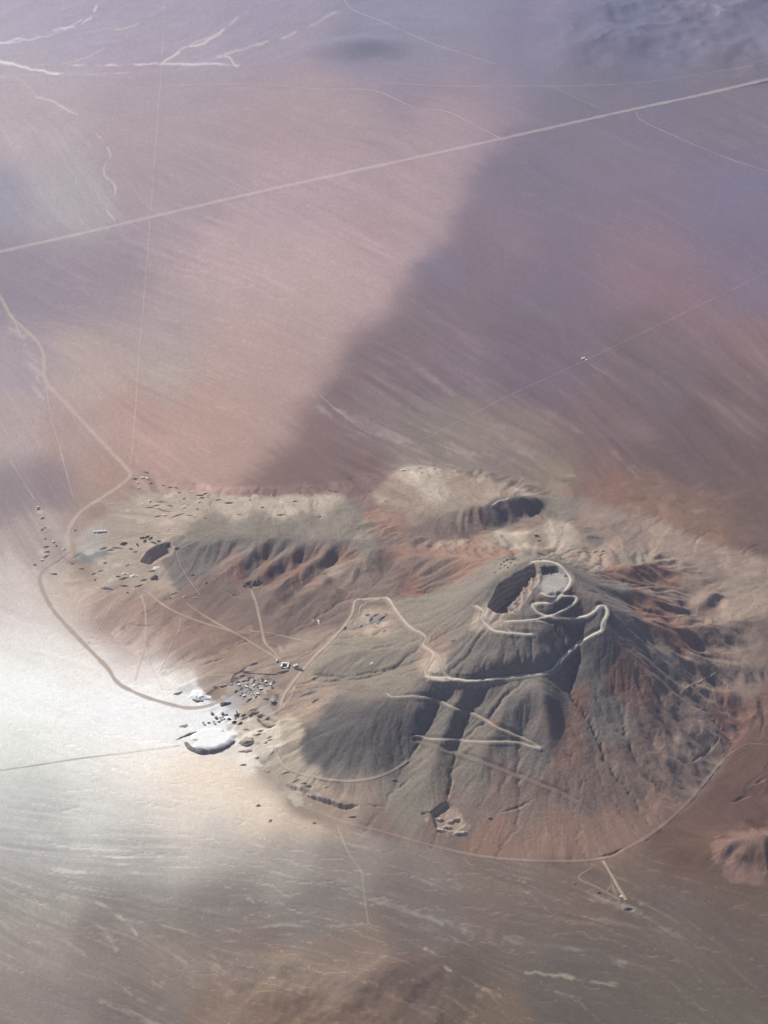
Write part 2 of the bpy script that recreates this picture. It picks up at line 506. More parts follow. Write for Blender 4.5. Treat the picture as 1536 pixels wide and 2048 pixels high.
def ditch(pts, half, depth, mask=0.5):
    S = spline(pts, 10)
    q_ = np.arange(len(S)) * 0.55
    S[:, 1] += 2.2 * fbm(q_, q_ * 0 + S[0, 0], 2, 3)
    x, y, z = pick(S[:, 0], S[:, 1])
    sl_ = window(x, y, 40)
    gx_, gy_ = X[sl_], Y[sl_]
    d = np.full(gx_.shape, 1e9)
    for i in range(len(x) - 1):
        ex, ey = x[i + 1] - x[i], y[i + 1] - y[i]
        t = np.clip(((gx_ - x[i]) * ex + (gy_ - y[i]) * ey) / (ex * ex + ey * ey + 1e-9), 0, 1)
        d = np.minimum(d, np.hypot(gx_ - x[i] - t * ex, gy_ - y[i] - t * ey))
    d = d * (1 + 0.35 * fbm(gx_ / 18, gy_ / 18, 2, 2))
    tp = smooth(0, 45, np.minimum(np.hypot(gx_ - x[0], gy_ - y[0]), np.hypot(gx_ - x[-1], gy_ - y[-1])) + 8)
    wgt = smooth(half * 1.15, half * 0.4, d / (0.35 + 0.65 * tp))
    Z[sl_] -= depth * wgt * (0.3 + 0.7 * tp)
    PITM[sl_] = np.maximum(PITM[sl_], mask * wgt)


for pts, hw, dp in (
    ([(575, 1572), (592, 1578), (608, 1584)], 8, 9),
    ([(618, 1592), (640, 1600), (660, 1606), (675, 1612), (690, 1614), (715, 1610)], 10, 13),
    ([(604, 1576), (620, 1588)], 10, 11), ([(735, 1610), (765, 1614)], 6, 6),
    ([(626, 1350), (660, 1352), (690, 1354), (700, 1352)], 7, 8), ([(700, 1354), (745, 1345), (780, 1338)], 5, 5),
    ([(895, 1602), (898, 1588), (903, 1565), (906, 1545)], 6, 7),
    ([(1460, 1605), (1500, 1592)], 6, 6), ([(1508, 1568), (1530, 1558)], 6, 6),
    ([(1195, 1716), (1222, 1708), (1248, 1697)], 6, 5),
    ([(790, 1580), (808, 1568), (820, 1560)], 5, 5), ([(1000, 1625), (1040, 1612), (1068, 1598)], 5, 4),
    ([(560, 1300), (545, 1292), (530, 1292)], 5, 5), ([(255, 1248), (285, 1252), (310, 1252)], 5, 4), ([(400, 1332), (428, 1322), (450, 1318)], 5, 4),
    ([(470, 1352), (484, 1342), (500, 1332)], 5, 5), ([(1380, 1525), (1420, 1500), (1440, 1470)], 5, 4),
    ([(445, 1180), (465, 1190), (490, 1196)], 5, 5), ([(140, 1106), (115, 1124), (95, 1136)], 5, 4),
):
    ditch(pts, hw, dp)

# ------------------------------------------------------------------ roads and tracks: (name, label, half width m, carve, colour kind, strength, photo points)
ROADS = [
    ('highway', 22, 0, 'pale', .42, [(-40, 512), (60, 490), (150, 470), (500, 388), (800, 322), (1000, 278), (1250, 222), (1400, 190), (1580, 148)]),
    ('mine_road', 10, 0, 'cream', .5, [(-30, 540), (0, 592), (22, 632), (40, 650), (72, 680), (88, 712), (91, 760), (130, 805), (200, 880), (252, 935), (258, 956), (205, 995), (160, 1025), (136, 1065), (138, 1104)]),
    ('mine_road', 9, 1, 'tan', .85, [(138, 1100), (98, 1130), (80, 1152), (85, 1180), (110, 1225), (170, 1290), (213, 1334), (235, 1365), (270, 1385), (310, 1400), (370, 1415), (410, 1413), (446, 1400)]),
    ('haul_road', 6.5, 1, 'white', 1.0, [(1063, 1124), (1095, 1122), (1120, 1130), (1136, 1148), (1141, 1162), (1132, 1178), (1118, 1193), (1100, 1204), (1078, 1206), (1064, 1208), (1074, 1222), (1098, 1232), (1140, 1235), (1172, 1233), (1192, 1222), (1198, 1210), (1210, 1211), (1214, 1226), (1204, 1244), (1202, 1260), (1190, 1264), (1165, 1278), (1140, 1300), (1122, 1316), (1105, 1338), (1080, 1346), (1030, 1352), (985, 1356), (940, 1361), (900, 1356), (850, 1353)]),
    ('haul_road', 5, 1, 'white', .9, [(1120, 1190), (1140, 1191), (1153, 1192), (1148, 1205), (1120, 1222), (1090, 1234), (1066, 1239), (1010, 1243)]),
    ('haul_road', 4, 1, 'white', .8, [(1082, 1186), (1096, 1192), (1108, 1192)]),
    ('haul_road', 5.5, 1, 'white', .8, [(951, 1212), (968, 1222), (962, 1234), (972, 1248), (990, 1262), (1020, 1265), (1065, 1268)]),
    ('dirt_track', 3.5, 1, 'white', .6, [(1008, 1240), (1010, 1252), (1022, 1264)]),
    ('dirt_track', 3, 1, 'white', .5, [(1072, 1240), (1090, 1243), (1104, 1247)]),
    ('haul_road', 7, 1, 'cream', .85, [(560, 1420), (566, 1395), (590, 1360), (625, 1318), (660, 1284), (690, 1250), (704, 1228), (708, 1208), (712, 1200), (735, 1198), (765, 1196), (778, 1200), (790, 1218), (808, 1242), (822, 1256), (845, 1268), (852, 1278), (845, 1290), (866, 1306), (862, 1322), (850, 1345), (862, 1356), (890, 1360)]),
    ('haul_road', 5, 1, 'cream', .7, [(718, 1230), (722, 1212), (738, 1202), (760, 1198)]),
    ('dirt_track', 4, 1, 'cream', .6, [(866, 1302), (880, 1316), (888, 1345), (905, 1358)]),
    ('dirt_track', 3, 0, 'brown', .5, [(945, 1228), (938, 1255), (928, 1285), (914, 1310), (906, 1335)]),
    ('dirt_track', 4, 1, 'cream', .7, [(775, 1388), (785, 1394), (830, 1392), (870, 1396), (900, 1412), (930, 1420), (965, 1436), (990, 1452), (1020, 1464), (1050, 1478), (1083, 1495), (1062, 1492), (1030, 1484), (960, 1482), (900, 1478), (860, 1476), (830, 1472)]),
    ('dirt_track', 4.5, 1, 'brown', .8, [(832, 1482), (870, 1492), (940, 1515), (1010, 1540), (1080, 1568), (1130, 1588), (1175, 1618), (1200, 1640), (1218, 1668)]),
    ('dirt_track', 5, 0, 'cream', .55, [(550, 1445), (546, 1480), (556, 1515), (580, 1540), (640, 1556), (700, 1562), (760, 1552), (810, 1525), (840, 1490)]),
    ('dirt_track', 5, 0, 'cream', .28, [(600, 1610), (650, 1630), (690, 1645), (760, 1662), (830, 1682), (900, 1700), (960, 1712), (1040, 1720), (1130, 1722), (1195, 1718), (1250, 1698), (1310, 1662), (1370, 1610), (1420, 1550), (1450, 1515)]),
    ('dirt_track', 5, 0, 'cream', .6, [(1206, 1722), (1218, 1742), (1235, 1772), (1252, 1800)]),
    ('dirt_track', 4, 0, 'cream', .45, [(1222, 1745), (1224, 1768), (1210, 1786)]),
    ('dirt_track', 4, 0, 'cream', .4, [(1224, 1768), (1234, 1798)]),
    ('dirt_track', 4, 0, 'cream', .35, [(1185, 1735), (1155, 1756), (1190, 1772), (1240, 1800)]),
    ('dirt_track', 3, 0, 'cream', .18, [(1450, 1515), (1470, 1500), (1500, 1488), (1540, 1490)]),
    ('dirt_track', 5, 0, 'cream', .7, [(502, 1180), (512, 1205), (520, 1240), (530, 1285), (545, 1300), (562, 1322)]),
    ('dirt_track', 4.5, 0, 'cream', .6, [(556, 1318), (520, 1296), (470, 1266), (420, 1250), (370, 1232), (330, 1212), (290, 1180)]),
    ('dirt_track', 4.5, 0, 'cream', .5, [(372, 1206), (400, 1226), (440, 1250), (470, 1266)]),
    ('dirt_track', 4, 0, 'cream', .45, [(500, 1262), (540, 1266), (575, 1274), (620, 1284)]),
    ('dirt_track', 5, 0, 'cream', .5, [(282, 1190), (290, 1215), (292, 1250), (290, 1290), (278, 1330), (270, 1360)]),
    ('dirt_track', 4, 0, 'cream', .35, [(292, 1290), (298, 1320), (310, 1350), (324, 1378)]),
    ('dirt_track', 3.5, 0, 'cream', .3, [(362, 1236), (358, 1260), (344, 1285), (332, 1315), (318, 1345)]),
    ('dirt_track', 3.5, 0, 'cream', .3, [(225, 1208), (210, 1235), (192, 1265)]),
    ('dirt_track', 4, 1, 'tan', .7, [(352, 1100), (356, 1118), (366, 1140), (382, 1165), (395, 1182), (400, 1190)]),
    ('dirt_track', 3.5, 1, 'tan', .6, [(362, 1096), (385, 1086), (420, 1070), (450, 1058), (480, 1048)]),
    ('dirt_track', 4, 0, 'cream', .5, [(352, 1096), (372, 1080), (374, 1072), (355, 1068), (320, 1068)]),
    ('dirt_track', 4, 0, 'tan', .5, [(166, 1024), (160, 1055), (172, 1075), (184, 1090)]),
    ('straight_track', 4.5, 0, 'pale', .22, [(330, -40), (328, 60), (322, 150), (312, 290), (300, 450), (290, 580), (278, 720), (270, 840), (262, 932)]),
    ('straight_track', 4, 0, 'pale', .35, [(92, 770), (102, 830), (118, 890), (132, 940), (148, 1000)]),
    ('straight_track', 6, 0, 'pale', .5, [(680, -30), (700, 15), (770, 45), (860, 85), (930, 108), (990, 128)]),
    ('straight_track', 5, 0, 'pale', .5, [(330, 172), (420, 168), (490, 168), (570, 172), (640, 178), (720, 178), (770, 188), (830, 215), (890, 222), (940, 245), (1000, 276)]),
    ('straight_track', 5, 0, 'pale', .35, [(760, 165), (900, 172), (1040, 172), (1150, 172), (1280, 165), (1420, 145), (1580, 120)]),
    ('straight_track', 4.5, 0, 'pale', .4, [(1272, 224), (1282, 240), (1340, 268), (1420, 302), (1480, 325), (1570, 352)]),
    ('straight_track', 4, 0, 'pale', .28, [(1080, 160), (1140, 190), (1190, 212), (1220, 222)]),
    ('straight_track', 4, 0, 'pale', .28, [(350, 300), (390, 320), (440, 350), (505, 386)]),
    ('straight_track', 4, 0, 'pale', .16, [(1570, 525), (1530, 545), (1460, 582), (1380, 620), (1280, 668), (1172, 720), (1090, 758), (1000, 800), (940, 832), (870, 868), (805, 895)]),
    ('straight_track', 4, 0, 'pale', .2, [(1168, 718), (1190, 735), (1215, 750)]),
    ('straight_track', 4, 0, 'pale', .22, [(640, 790), (680, 825), (730, 862), (780, 895), (812, 925)]),
    ('straight_track', 4, 0, 'brown', .5, [(-30, 1545), (60, 1532), (150, 1518), (230, 1508), (320, 1496), (360, 1490)]),
    ('straight_track', 4, 0, 'cream', .35, [(675, 1650), (690, 1690), (706, 1720), (724, 1745), (730, 1800), (738, 1850)]),
    ('straight_track', 4, 0, 'pale', .4, [(28, 640), (40, 668), (52, 690)]),
    ('straight_track', 3.5, 0, 'pale', .25, [(20, 645), (80, 646), (150, 648), (230, 652)]),
    ('dirt_track', 6, 0, 'cream', .5, [(520, 1440), (556, 1420), (580, 1395), (590, 1372)]),
    ('dirt_track', 4, 0, 'cream', .5, [(420, 1352), (470, 1348), (520, 1350), (562, 1350)]),
    ('dirt_track', 3.5, 1, 'white', .8, [(985, 1010), (1000, 1000), (1012, 1000), (1016, 994)]),
    ('dirt_track', 3, 0, 'white', .3, [(1360, 1388), (1372, 1375), (1400, 1362), (1430, 1345)]),
    ('dirt_track', 4, 0, 'cream', .4, [(20, 920), (45, 960), (70, 1000)]),
]
ROADPTS = []
RMASK = np.zeros((NR, NC))
RCARVE = []
for (nm, hw, carve, kind, stren, pts) in ROADS:
    S = spline(pts, 10)
    x, y, z = pick(S[:, 0], S[:, 1])
    # drop stray picks that jumped behind a crest
    keep = [0]
    for i in range(1, len(x)):
        st = math.hypot(x[i] - x[keep[-1]], y[i] - y[keep[-1]])
        im = math.hypot(S[i, 0] - S[keep[-1], 0], S[i, 1] - S[keep[-1], 1])
        if st < 22 * im + 5 and im > 1e-6:
            keep.append(i)
    x, y = x[keep], y[keep]
    L = np.r_[0, np.cumsum(np.hypot(np.diff(x), np.diff(y)))]
    n = max(4, int(L[-1] / (6.0 if carve else 9.0)))
    s = np.linspace(0, L[-1], n)
    x = np.interp(s, L, x); y = np.interp(s, L, y)
    k = 3
    for _ in range(2):
        x[1:-1] = 0.25 * x[:-2] + 0.5 * x[1:-1] + 0.25 * x[2:]
        y[1:-1] = 0.25 * y[:-2] + 0.5 * y[1:-1] + 0.25 * y[2:]
    z = zat(x, y)
    if carve:
        for _ in range(10):
            z[1:-1] = 0.25 * z[:-2] + 0.5 * z[1:-1] + 0.25 * z[2:]
    ROADPTS.append((x, y, z))
    if carve:
        best = {}
        for i in range(len(x)):
            R = hw + 6.0
            a, b = gcoord(x[i], y[i])
            ca, rb = int(a), int(b)
            wv = int(R / 2.2) + 2; wu = int(R / 2.2) + 2
            r0, r1, c0, c1 = rb - wv, rb + wv + 1, ca - wu, ca + wu + 1
            d = np.hypot(X[r0:r1, c0:c1] - x[i], Y[r0:r1, c0:c1] - y[i])
            wgt = smooth(hw + 8.5, hw + 3.5, d)
            Z[r0:r1, c0:c1] = Z[r0:r1, c0:c1] * (1 - wgt) + (z[i] - 0.3) * wgt

# ------------------------------------------------------------------ drainage direction on the plain (photo x, y, angle of the wash lines)
FLOWPTS = [(100, 80, -25), (400, 80, -30), (650, 60, -25), (200, 140, 5), (800, 150, 5), (1200, 120, 10), (100, 300, 60), (500, 300, 25), (900, 300, 25), (1300, 300, 25),
           (100, 600, 20), (400, 650, 20), (700, 650, 28), (1000, 650, 32), (1300, 600, 32), (1500, 700, 40), (150, 850, 55), (400, 850, 25), (700, 850, 30), (1000, 850, 32), (1300, 850, 42), (1480, 950, 45),
           (50, 1050, 60), (200, 1000, 40), (1250, 1000, 60), (1400, 1080, 45), (100, 1300, 20), (300, 1250, 4), (450, 1280, -8), (600, 1290, -14), (100, 1500, 15), (250, 1600, 15), (450, 1620, 14),
           (100, 1700, 2), (350, 1720, 5), (600, 1700, 28), (800, 1760, 20), (1000, 1800, 16), (1200, 1800, 25), (1450, 1850, 30), (100, 1850, 38), (300, 1860, 20), (500, 1850, -4), (700, 1850, 2), (900, 1880, 22), (1200, 1930, 18), (1450, 1980, 25),
           (150, 1990, 28), (350, 1990, 25), (500, 1960, 30), (700, 1960, 20), (900, 2000, 30), (1450, 1600, -28), (1500, 1500, -15), (1500, 1720, -10)]
# ground tones, left window glare painted in as white (photo x, y, reach, sRGB); air light is taken out below
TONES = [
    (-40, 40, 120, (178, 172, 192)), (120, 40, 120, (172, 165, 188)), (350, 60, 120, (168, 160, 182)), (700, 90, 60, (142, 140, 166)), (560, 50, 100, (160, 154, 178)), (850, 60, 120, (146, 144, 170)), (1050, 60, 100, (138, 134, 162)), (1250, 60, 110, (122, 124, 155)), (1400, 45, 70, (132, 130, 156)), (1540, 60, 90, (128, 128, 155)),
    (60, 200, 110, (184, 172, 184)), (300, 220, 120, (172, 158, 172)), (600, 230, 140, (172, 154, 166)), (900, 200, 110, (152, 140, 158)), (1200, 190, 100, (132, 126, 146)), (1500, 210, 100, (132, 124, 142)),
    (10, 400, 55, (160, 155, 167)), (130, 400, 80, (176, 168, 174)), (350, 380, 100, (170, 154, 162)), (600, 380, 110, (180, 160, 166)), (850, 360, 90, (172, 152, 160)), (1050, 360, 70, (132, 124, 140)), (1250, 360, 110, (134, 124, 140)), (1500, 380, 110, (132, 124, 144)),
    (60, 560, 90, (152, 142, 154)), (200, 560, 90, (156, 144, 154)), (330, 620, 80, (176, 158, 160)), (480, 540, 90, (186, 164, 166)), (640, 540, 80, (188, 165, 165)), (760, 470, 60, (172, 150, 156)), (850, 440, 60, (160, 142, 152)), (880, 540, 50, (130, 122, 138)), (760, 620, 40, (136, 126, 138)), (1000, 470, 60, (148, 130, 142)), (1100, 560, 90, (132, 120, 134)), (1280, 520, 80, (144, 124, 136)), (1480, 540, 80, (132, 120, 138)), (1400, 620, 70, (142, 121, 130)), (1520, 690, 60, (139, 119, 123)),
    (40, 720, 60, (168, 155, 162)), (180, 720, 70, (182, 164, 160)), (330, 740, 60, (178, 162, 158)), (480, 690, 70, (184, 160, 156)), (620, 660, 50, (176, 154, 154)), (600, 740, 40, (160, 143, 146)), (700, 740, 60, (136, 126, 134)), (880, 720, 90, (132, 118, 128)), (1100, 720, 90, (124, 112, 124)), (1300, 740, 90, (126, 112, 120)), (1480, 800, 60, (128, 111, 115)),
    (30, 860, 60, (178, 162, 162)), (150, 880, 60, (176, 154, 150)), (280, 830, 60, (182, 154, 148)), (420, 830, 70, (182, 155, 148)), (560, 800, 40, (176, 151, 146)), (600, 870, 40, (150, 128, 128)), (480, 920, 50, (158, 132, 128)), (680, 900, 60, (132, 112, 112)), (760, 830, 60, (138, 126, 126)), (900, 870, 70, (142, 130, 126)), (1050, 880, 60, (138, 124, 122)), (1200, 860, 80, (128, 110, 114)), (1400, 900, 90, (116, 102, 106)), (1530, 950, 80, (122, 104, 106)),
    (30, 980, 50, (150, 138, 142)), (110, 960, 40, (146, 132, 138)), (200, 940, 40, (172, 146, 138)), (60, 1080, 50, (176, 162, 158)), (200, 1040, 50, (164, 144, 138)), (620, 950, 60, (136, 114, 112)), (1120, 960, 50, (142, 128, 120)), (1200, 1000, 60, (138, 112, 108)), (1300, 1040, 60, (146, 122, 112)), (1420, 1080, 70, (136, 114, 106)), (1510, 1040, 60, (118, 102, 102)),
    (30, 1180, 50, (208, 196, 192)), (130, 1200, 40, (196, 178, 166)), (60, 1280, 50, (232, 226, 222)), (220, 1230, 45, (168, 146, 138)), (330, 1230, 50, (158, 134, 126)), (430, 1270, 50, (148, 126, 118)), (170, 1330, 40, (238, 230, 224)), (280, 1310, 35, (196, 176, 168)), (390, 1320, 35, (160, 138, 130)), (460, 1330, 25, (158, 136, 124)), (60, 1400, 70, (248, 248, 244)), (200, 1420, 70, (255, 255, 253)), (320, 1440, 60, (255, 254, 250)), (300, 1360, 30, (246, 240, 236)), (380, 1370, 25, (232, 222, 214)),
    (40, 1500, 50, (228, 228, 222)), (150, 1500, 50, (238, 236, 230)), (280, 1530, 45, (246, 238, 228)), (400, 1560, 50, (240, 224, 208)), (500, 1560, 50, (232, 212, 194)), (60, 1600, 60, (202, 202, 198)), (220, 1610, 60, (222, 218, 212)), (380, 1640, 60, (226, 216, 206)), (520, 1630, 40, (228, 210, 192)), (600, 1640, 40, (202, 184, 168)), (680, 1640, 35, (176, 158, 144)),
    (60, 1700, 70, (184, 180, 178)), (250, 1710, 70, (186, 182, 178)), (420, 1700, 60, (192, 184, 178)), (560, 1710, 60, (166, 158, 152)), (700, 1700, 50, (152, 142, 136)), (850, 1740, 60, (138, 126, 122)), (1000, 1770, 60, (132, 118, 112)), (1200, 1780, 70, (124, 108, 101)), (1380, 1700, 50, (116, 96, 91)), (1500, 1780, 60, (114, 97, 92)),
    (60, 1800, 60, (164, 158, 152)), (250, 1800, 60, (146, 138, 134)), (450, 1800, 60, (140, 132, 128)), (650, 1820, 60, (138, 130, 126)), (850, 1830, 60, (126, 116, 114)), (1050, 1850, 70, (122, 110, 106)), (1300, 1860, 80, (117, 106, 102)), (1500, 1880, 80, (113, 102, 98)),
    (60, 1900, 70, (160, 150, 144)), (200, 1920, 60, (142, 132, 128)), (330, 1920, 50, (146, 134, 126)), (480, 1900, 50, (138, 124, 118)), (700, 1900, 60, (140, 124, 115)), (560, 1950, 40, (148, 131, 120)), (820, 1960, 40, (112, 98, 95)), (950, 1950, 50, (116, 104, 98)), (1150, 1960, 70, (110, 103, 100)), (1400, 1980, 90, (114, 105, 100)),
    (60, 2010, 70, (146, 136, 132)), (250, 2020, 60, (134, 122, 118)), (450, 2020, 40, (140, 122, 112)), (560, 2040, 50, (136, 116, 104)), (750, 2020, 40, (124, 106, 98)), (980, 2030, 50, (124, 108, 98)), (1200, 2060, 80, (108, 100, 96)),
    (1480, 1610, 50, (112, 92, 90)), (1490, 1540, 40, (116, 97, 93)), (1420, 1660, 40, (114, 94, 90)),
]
EDGE = [(985, 310), (930, 390), (880, 465), (815, 550), (755, 625), (695, 705), (640, 785), (575, 865), (520, 925)]  # diagonal step in tone: paler on its left, darker on its right
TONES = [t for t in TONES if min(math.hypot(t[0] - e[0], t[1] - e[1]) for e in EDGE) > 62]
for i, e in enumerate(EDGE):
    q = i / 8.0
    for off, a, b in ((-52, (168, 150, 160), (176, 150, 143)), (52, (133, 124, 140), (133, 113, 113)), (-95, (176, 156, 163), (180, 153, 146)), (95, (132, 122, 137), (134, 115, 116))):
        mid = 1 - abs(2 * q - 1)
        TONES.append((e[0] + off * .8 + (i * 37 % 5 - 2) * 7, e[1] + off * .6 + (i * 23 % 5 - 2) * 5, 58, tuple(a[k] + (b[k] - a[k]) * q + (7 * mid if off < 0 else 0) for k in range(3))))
# rock and soil of the hills (photo x, y, reach, surface albedo)
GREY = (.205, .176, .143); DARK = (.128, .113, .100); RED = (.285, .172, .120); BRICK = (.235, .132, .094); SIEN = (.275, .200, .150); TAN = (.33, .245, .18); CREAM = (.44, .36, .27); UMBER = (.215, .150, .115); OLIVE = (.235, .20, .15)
ROCKS = [
    (1080, 1112, 22, OLIVE), (1010, 1135, 20, OLIVE), (960, 1170, 20, GREY), (1170, 1165, 20, GREY), (930, 1200, 22, GREY), (880, 1210, 25, OLIVE), (820, 1225, 25, OLIVE), (900, 1245, 25, OLIVE), (960, 1240, 15, CREAM), (985, 1232, 12, CREAM), (1010, 1250, 12, TAN),
    (1010, 1290, 35, GREY), (1080, 1290, 35, GREY), (1120, 1250, 25, DARK), (1160, 1240, 22, DARK), (1120, 1205, 18, DARK), (1150, 1310, 22, DARK), (940, 1300, 25, GREY), (950, 1340, 25, GREY), (1060, 1335, 30, GREY),
    (870, 1300, 18, TAN), (865, 1330, 14, CREAM), (880, 1285, 12, RED), (800, 1290, 25, OLIVE), (740, 1300, 30, OLIVE), (680, 1330, 25, OLIVE), (760, 1255, 18, TAN), (730, 1250, 14, TAN), (640, 1300, 20, TAN),
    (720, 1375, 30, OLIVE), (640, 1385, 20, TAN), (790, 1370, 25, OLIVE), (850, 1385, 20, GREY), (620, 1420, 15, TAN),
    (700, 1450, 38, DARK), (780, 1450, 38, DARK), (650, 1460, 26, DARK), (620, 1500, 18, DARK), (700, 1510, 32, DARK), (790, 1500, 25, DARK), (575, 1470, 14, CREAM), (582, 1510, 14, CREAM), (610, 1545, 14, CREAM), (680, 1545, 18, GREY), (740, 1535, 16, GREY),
    (900, 1440, 22, GREY), (950, 1430, 20, GREY), (930, 1490, 25, OLIVE), (1000, 1420, 22, GREY), (1060, 1390, 25, GREY), (1000, 1490, 25, GREY), (990, 1448, 10, RED), (1090, 1440, 14, UMBER), (1060, 1450, 16, GREY), (1115, 1420, 18, DARK),
    (860, 1540, 30, OLIVE), (940, 1560, 35, OLIVE), (1020, 1560, 35, UMBER), (1060, 1520, 25, GREY), (720, 1590, 30, TAN), (800, 1600, 30, OLIVE), (900, 1590, 20, UMBER), (960, 1620, 30, UMBER), (1060, 1620, 35, UMBER), (1000, 1670, 30, RED), (1100, 1680, 35, RED), (880, 1680, 25, UMBER), (760, 1640, 25, UMBER), (1190, 1690, 25, RED),
    (1150, 1450, 18, RED), (1165, 1400, 14, BRICK), (1140, 1520, 18, RED), (1120, 1500, 10, UMBER), (1200, 1440, 18, GREY), (1190, 1380, 14, GREY), (1240, 1440, 22, GREY), (1160, 1570, 25, UMBER), (1220, 1540, 25, UMBER), (1270, 1580, 30, UMBER), (1290, 1500, 30, UMBER), (1230, 1350, 16, BRICK), (1270, 1390, 20, BRICK), (1300, 1430, 18, UMBER), (1250, 1300, 14, RED), (1200, 1300, 18, DARK), (1290, 1345, 16, RED), (1340, 1400, 20, SIEN), (1380, 1480, 30, SIEN), (1370, 1560, 30, UMBER), (1310, 1620, 30, RED), (1250, 1650, 25, RED), (1330, 1660, 20, UMBER),
    (1250, 1260, 18, GREY), (1290, 1290, 22, GREY), (1330, 1330, 20, GREY), (1300, 1250, 14, RED), (1360, 1256, 14, RED), (1350, 1275, 16, BRICK), (1400, 1290, 20, UMBER), (1450, 1285, 25, SIEN), (1520, 1280, 25, UMBER), (1400, 1340, 25, SIEN), (1480, 1360, 25, SIEN), (1520, 1420, 25, BRICK), (1460, 1420, 22, BRICK),
    (1220, 1195, 16, GREY), (1270, 1200, 14, BRICK), (1310, 1215, 14, BRICK), (1250, 1175, 14, GREY), (1300, 1180, 18, SIEN), (1240, 1135, 12, RED), (1280, 1155, 14, BRICK), (1300, 1135, 12, RED), (1330, 1150, 12, BRICK), (1190, 1120, 12, TAN), (1370, 1200, 18, SIEN), (1410, 1200, 14, UMBER), (1400, 1150, 30, SIEN), (1470, 1200, 30, TAN), (1480, 1140, 30, TAN), (1320, 1090, 30, TAN), (1240, 1080, 25, SIEN), (1180, 1040, 22, SIEN), (1260, 1110, 18, OLIVE),
    (1030, 1075, 20, CREAM), (1120, 1070, 20, CREAM), (1080, 1080, 14, TAN), (980, 1085, 18, TAN), (1190, 1075, 8, GREY), (1180, 1100, 12, TAN), (1100, 1100, 14, TAN), (1000, 1100, 14, RED), (940, 1095, 16, RED), (1130, 1110, 10, TAN), (1050, 1040, 20, UMBER), (1130, 1020, 20, OLIVE),
    (340, 1040, 28, (.41, .325, .245)), (310, 1000, 25, (.41, .325, .245)), (400, 1010, 28, (.41, .325, .245)), (480, 1010, 25, CREAM), (560, 1010, 25, CREAM), (640, 1005, 22, CREAM), (420, 1050, 25, OLIVE), (520, 1050, 25, OLIVE), (600, 1055, 25, OLIVE), (700, 1060, 25, OLIVE), (680, 1025, 20, OLIVE), (720, 1000, 12, UMBER), (745, 1030, 10, RED), (370, 1110, 20, GREY), (420, 1100, 22, GREY), (500, 1100, 22, GREY), (580, 1095, 20, GREY), (660, 1095, 18, GREY), (730, 1090, 16, OLIVE),
    (450, 1130, 18, UMBER), (700, 1118, 12, RED), (605, 1150, 12, RED), (540, 1148, 12, BRICK), (675, 1108, 10, RED), (480, 1140, 14, BRICK), (520, 1110, 10, RED), (575, 1130, 10, RED), (520, 1125, 14, UMBER), (590, 1115, 12, BRICK), (650, 1110, 12, RED), (620, 1140, 14, UMBER), (560, 1145, 14, UMBER), (640, 1170, 14, UMBER), (690, 1145, 12, TAN), (720, 1130, 14, TAN), (440, 1170, 16, UMBER), (540, 1195, 22, UMBER), (590, 1185, 16, UMBER), (480, 1210, 25, UMBER), (560, 1230, 22, UMBER), (640, 1215, 22, UMBER), (420, 1210, 22, UMBER),
    (800, 1105, 14, RED), (870, 1110, 14, RED), (930, 1120, 14, RED), (720, 1170, 20, UMBER), (790, 1150, 22, UMBER), (860, 1145, 20, UMBER), (780, 1180, 16, UMBER), (830, 1170, 16, BRICK), (770, 1080, 14, UMBER), (820, 1075, 14, UMBER), (780, 1050, 14, RED), (850, 1060, 14, UMBER), (900, 1060, 14, UMBER), (900, 1085, 14, TAN), (960, 1080, 10, RED),
    (840, 950, 20, CREAM), (800, 985, 20, TAN), (870, 985, 22, CREAM), (920, 965, 18, TAN), (960, 985, 22, TAN), (900, 1010, 22, (.30, .24, .175)), (840, 1015, 18, TAN), (1010, 980, 18, TAN), (1050, 985, 14, CREAM), (1000, 1018, 12, DARK), (1050, 1010, 14, DARK), (950, 1035, 14, UMBER),
    (1480, 1676, 22, RED), (1536, 1668, 25, RED), (1490, 1705, 22, UMBER), (1430, 1720, 20, RED), (1500, 1745, 20, RED),
    (300, 1160, 18, (.41, .325, .245)), (240, 1150, 18, (.41, .325, .245)), (260, 1110, 16, (.41, .325, .245)), (200, 1140, 14, CREAM), (150, 1150, 20, TAN), (180, 1095, 12, (.40, .35, .29)), (300, 1075, 14, (.41, .325, .245)),
    (450, 1380, 16, TAN), (500, 1400, 16, CREAM), (560, 1400, 14, TAN), (480, 1360, 14, TAN), (520, 1350, 12, TAN), (540, 1330, 12, TAN), (590, 1360, 14, TAN), (520, 1430, 12, CREAM), (500, 1460, 14, (.62, .55, .44)), (450, 1440, 16, (.80, .78, .74)), (410, 1430, 16, (.82, .81, .78)), (370, 1400, 16, (.78, .76, .73)), (540, 1480, 14, (.58, .50, .40)), (460, 1500, 16, (.72, .66, .57)), (400, 1460, 16, (.8, .79, .76)), (470, 1410, 8, (.42, .41, .40)), (560, 1560, 16, CREAM), (600, 1590, 16, TAN), (660, 1590, 16, TAN), (640, 1620, 16, TAN), (700, 1625, 14, TAN),
]
TONES = [(t[0], t[1], t[2], (t[3][0] + 1, t[3][1], t[3][2] - 6)) if t[1] < 240 else t for t in TONES]
LIT_E = np.array([1.15, 1.15, 1.185])      # light on level ground / pi at this exposure
AIR = np.array([0.47, 0.485, 0.66])        # colour of thick air
KAIR = np.array([1.69e-5, 1.69e-5, 1.69e-5])


def lin(c):
    c = np.asarray(c, float) / 255.0
    return np.where(c <= 0.04045, c / 12.92, ((c + 0.055) / 1.055) ** 2.4)


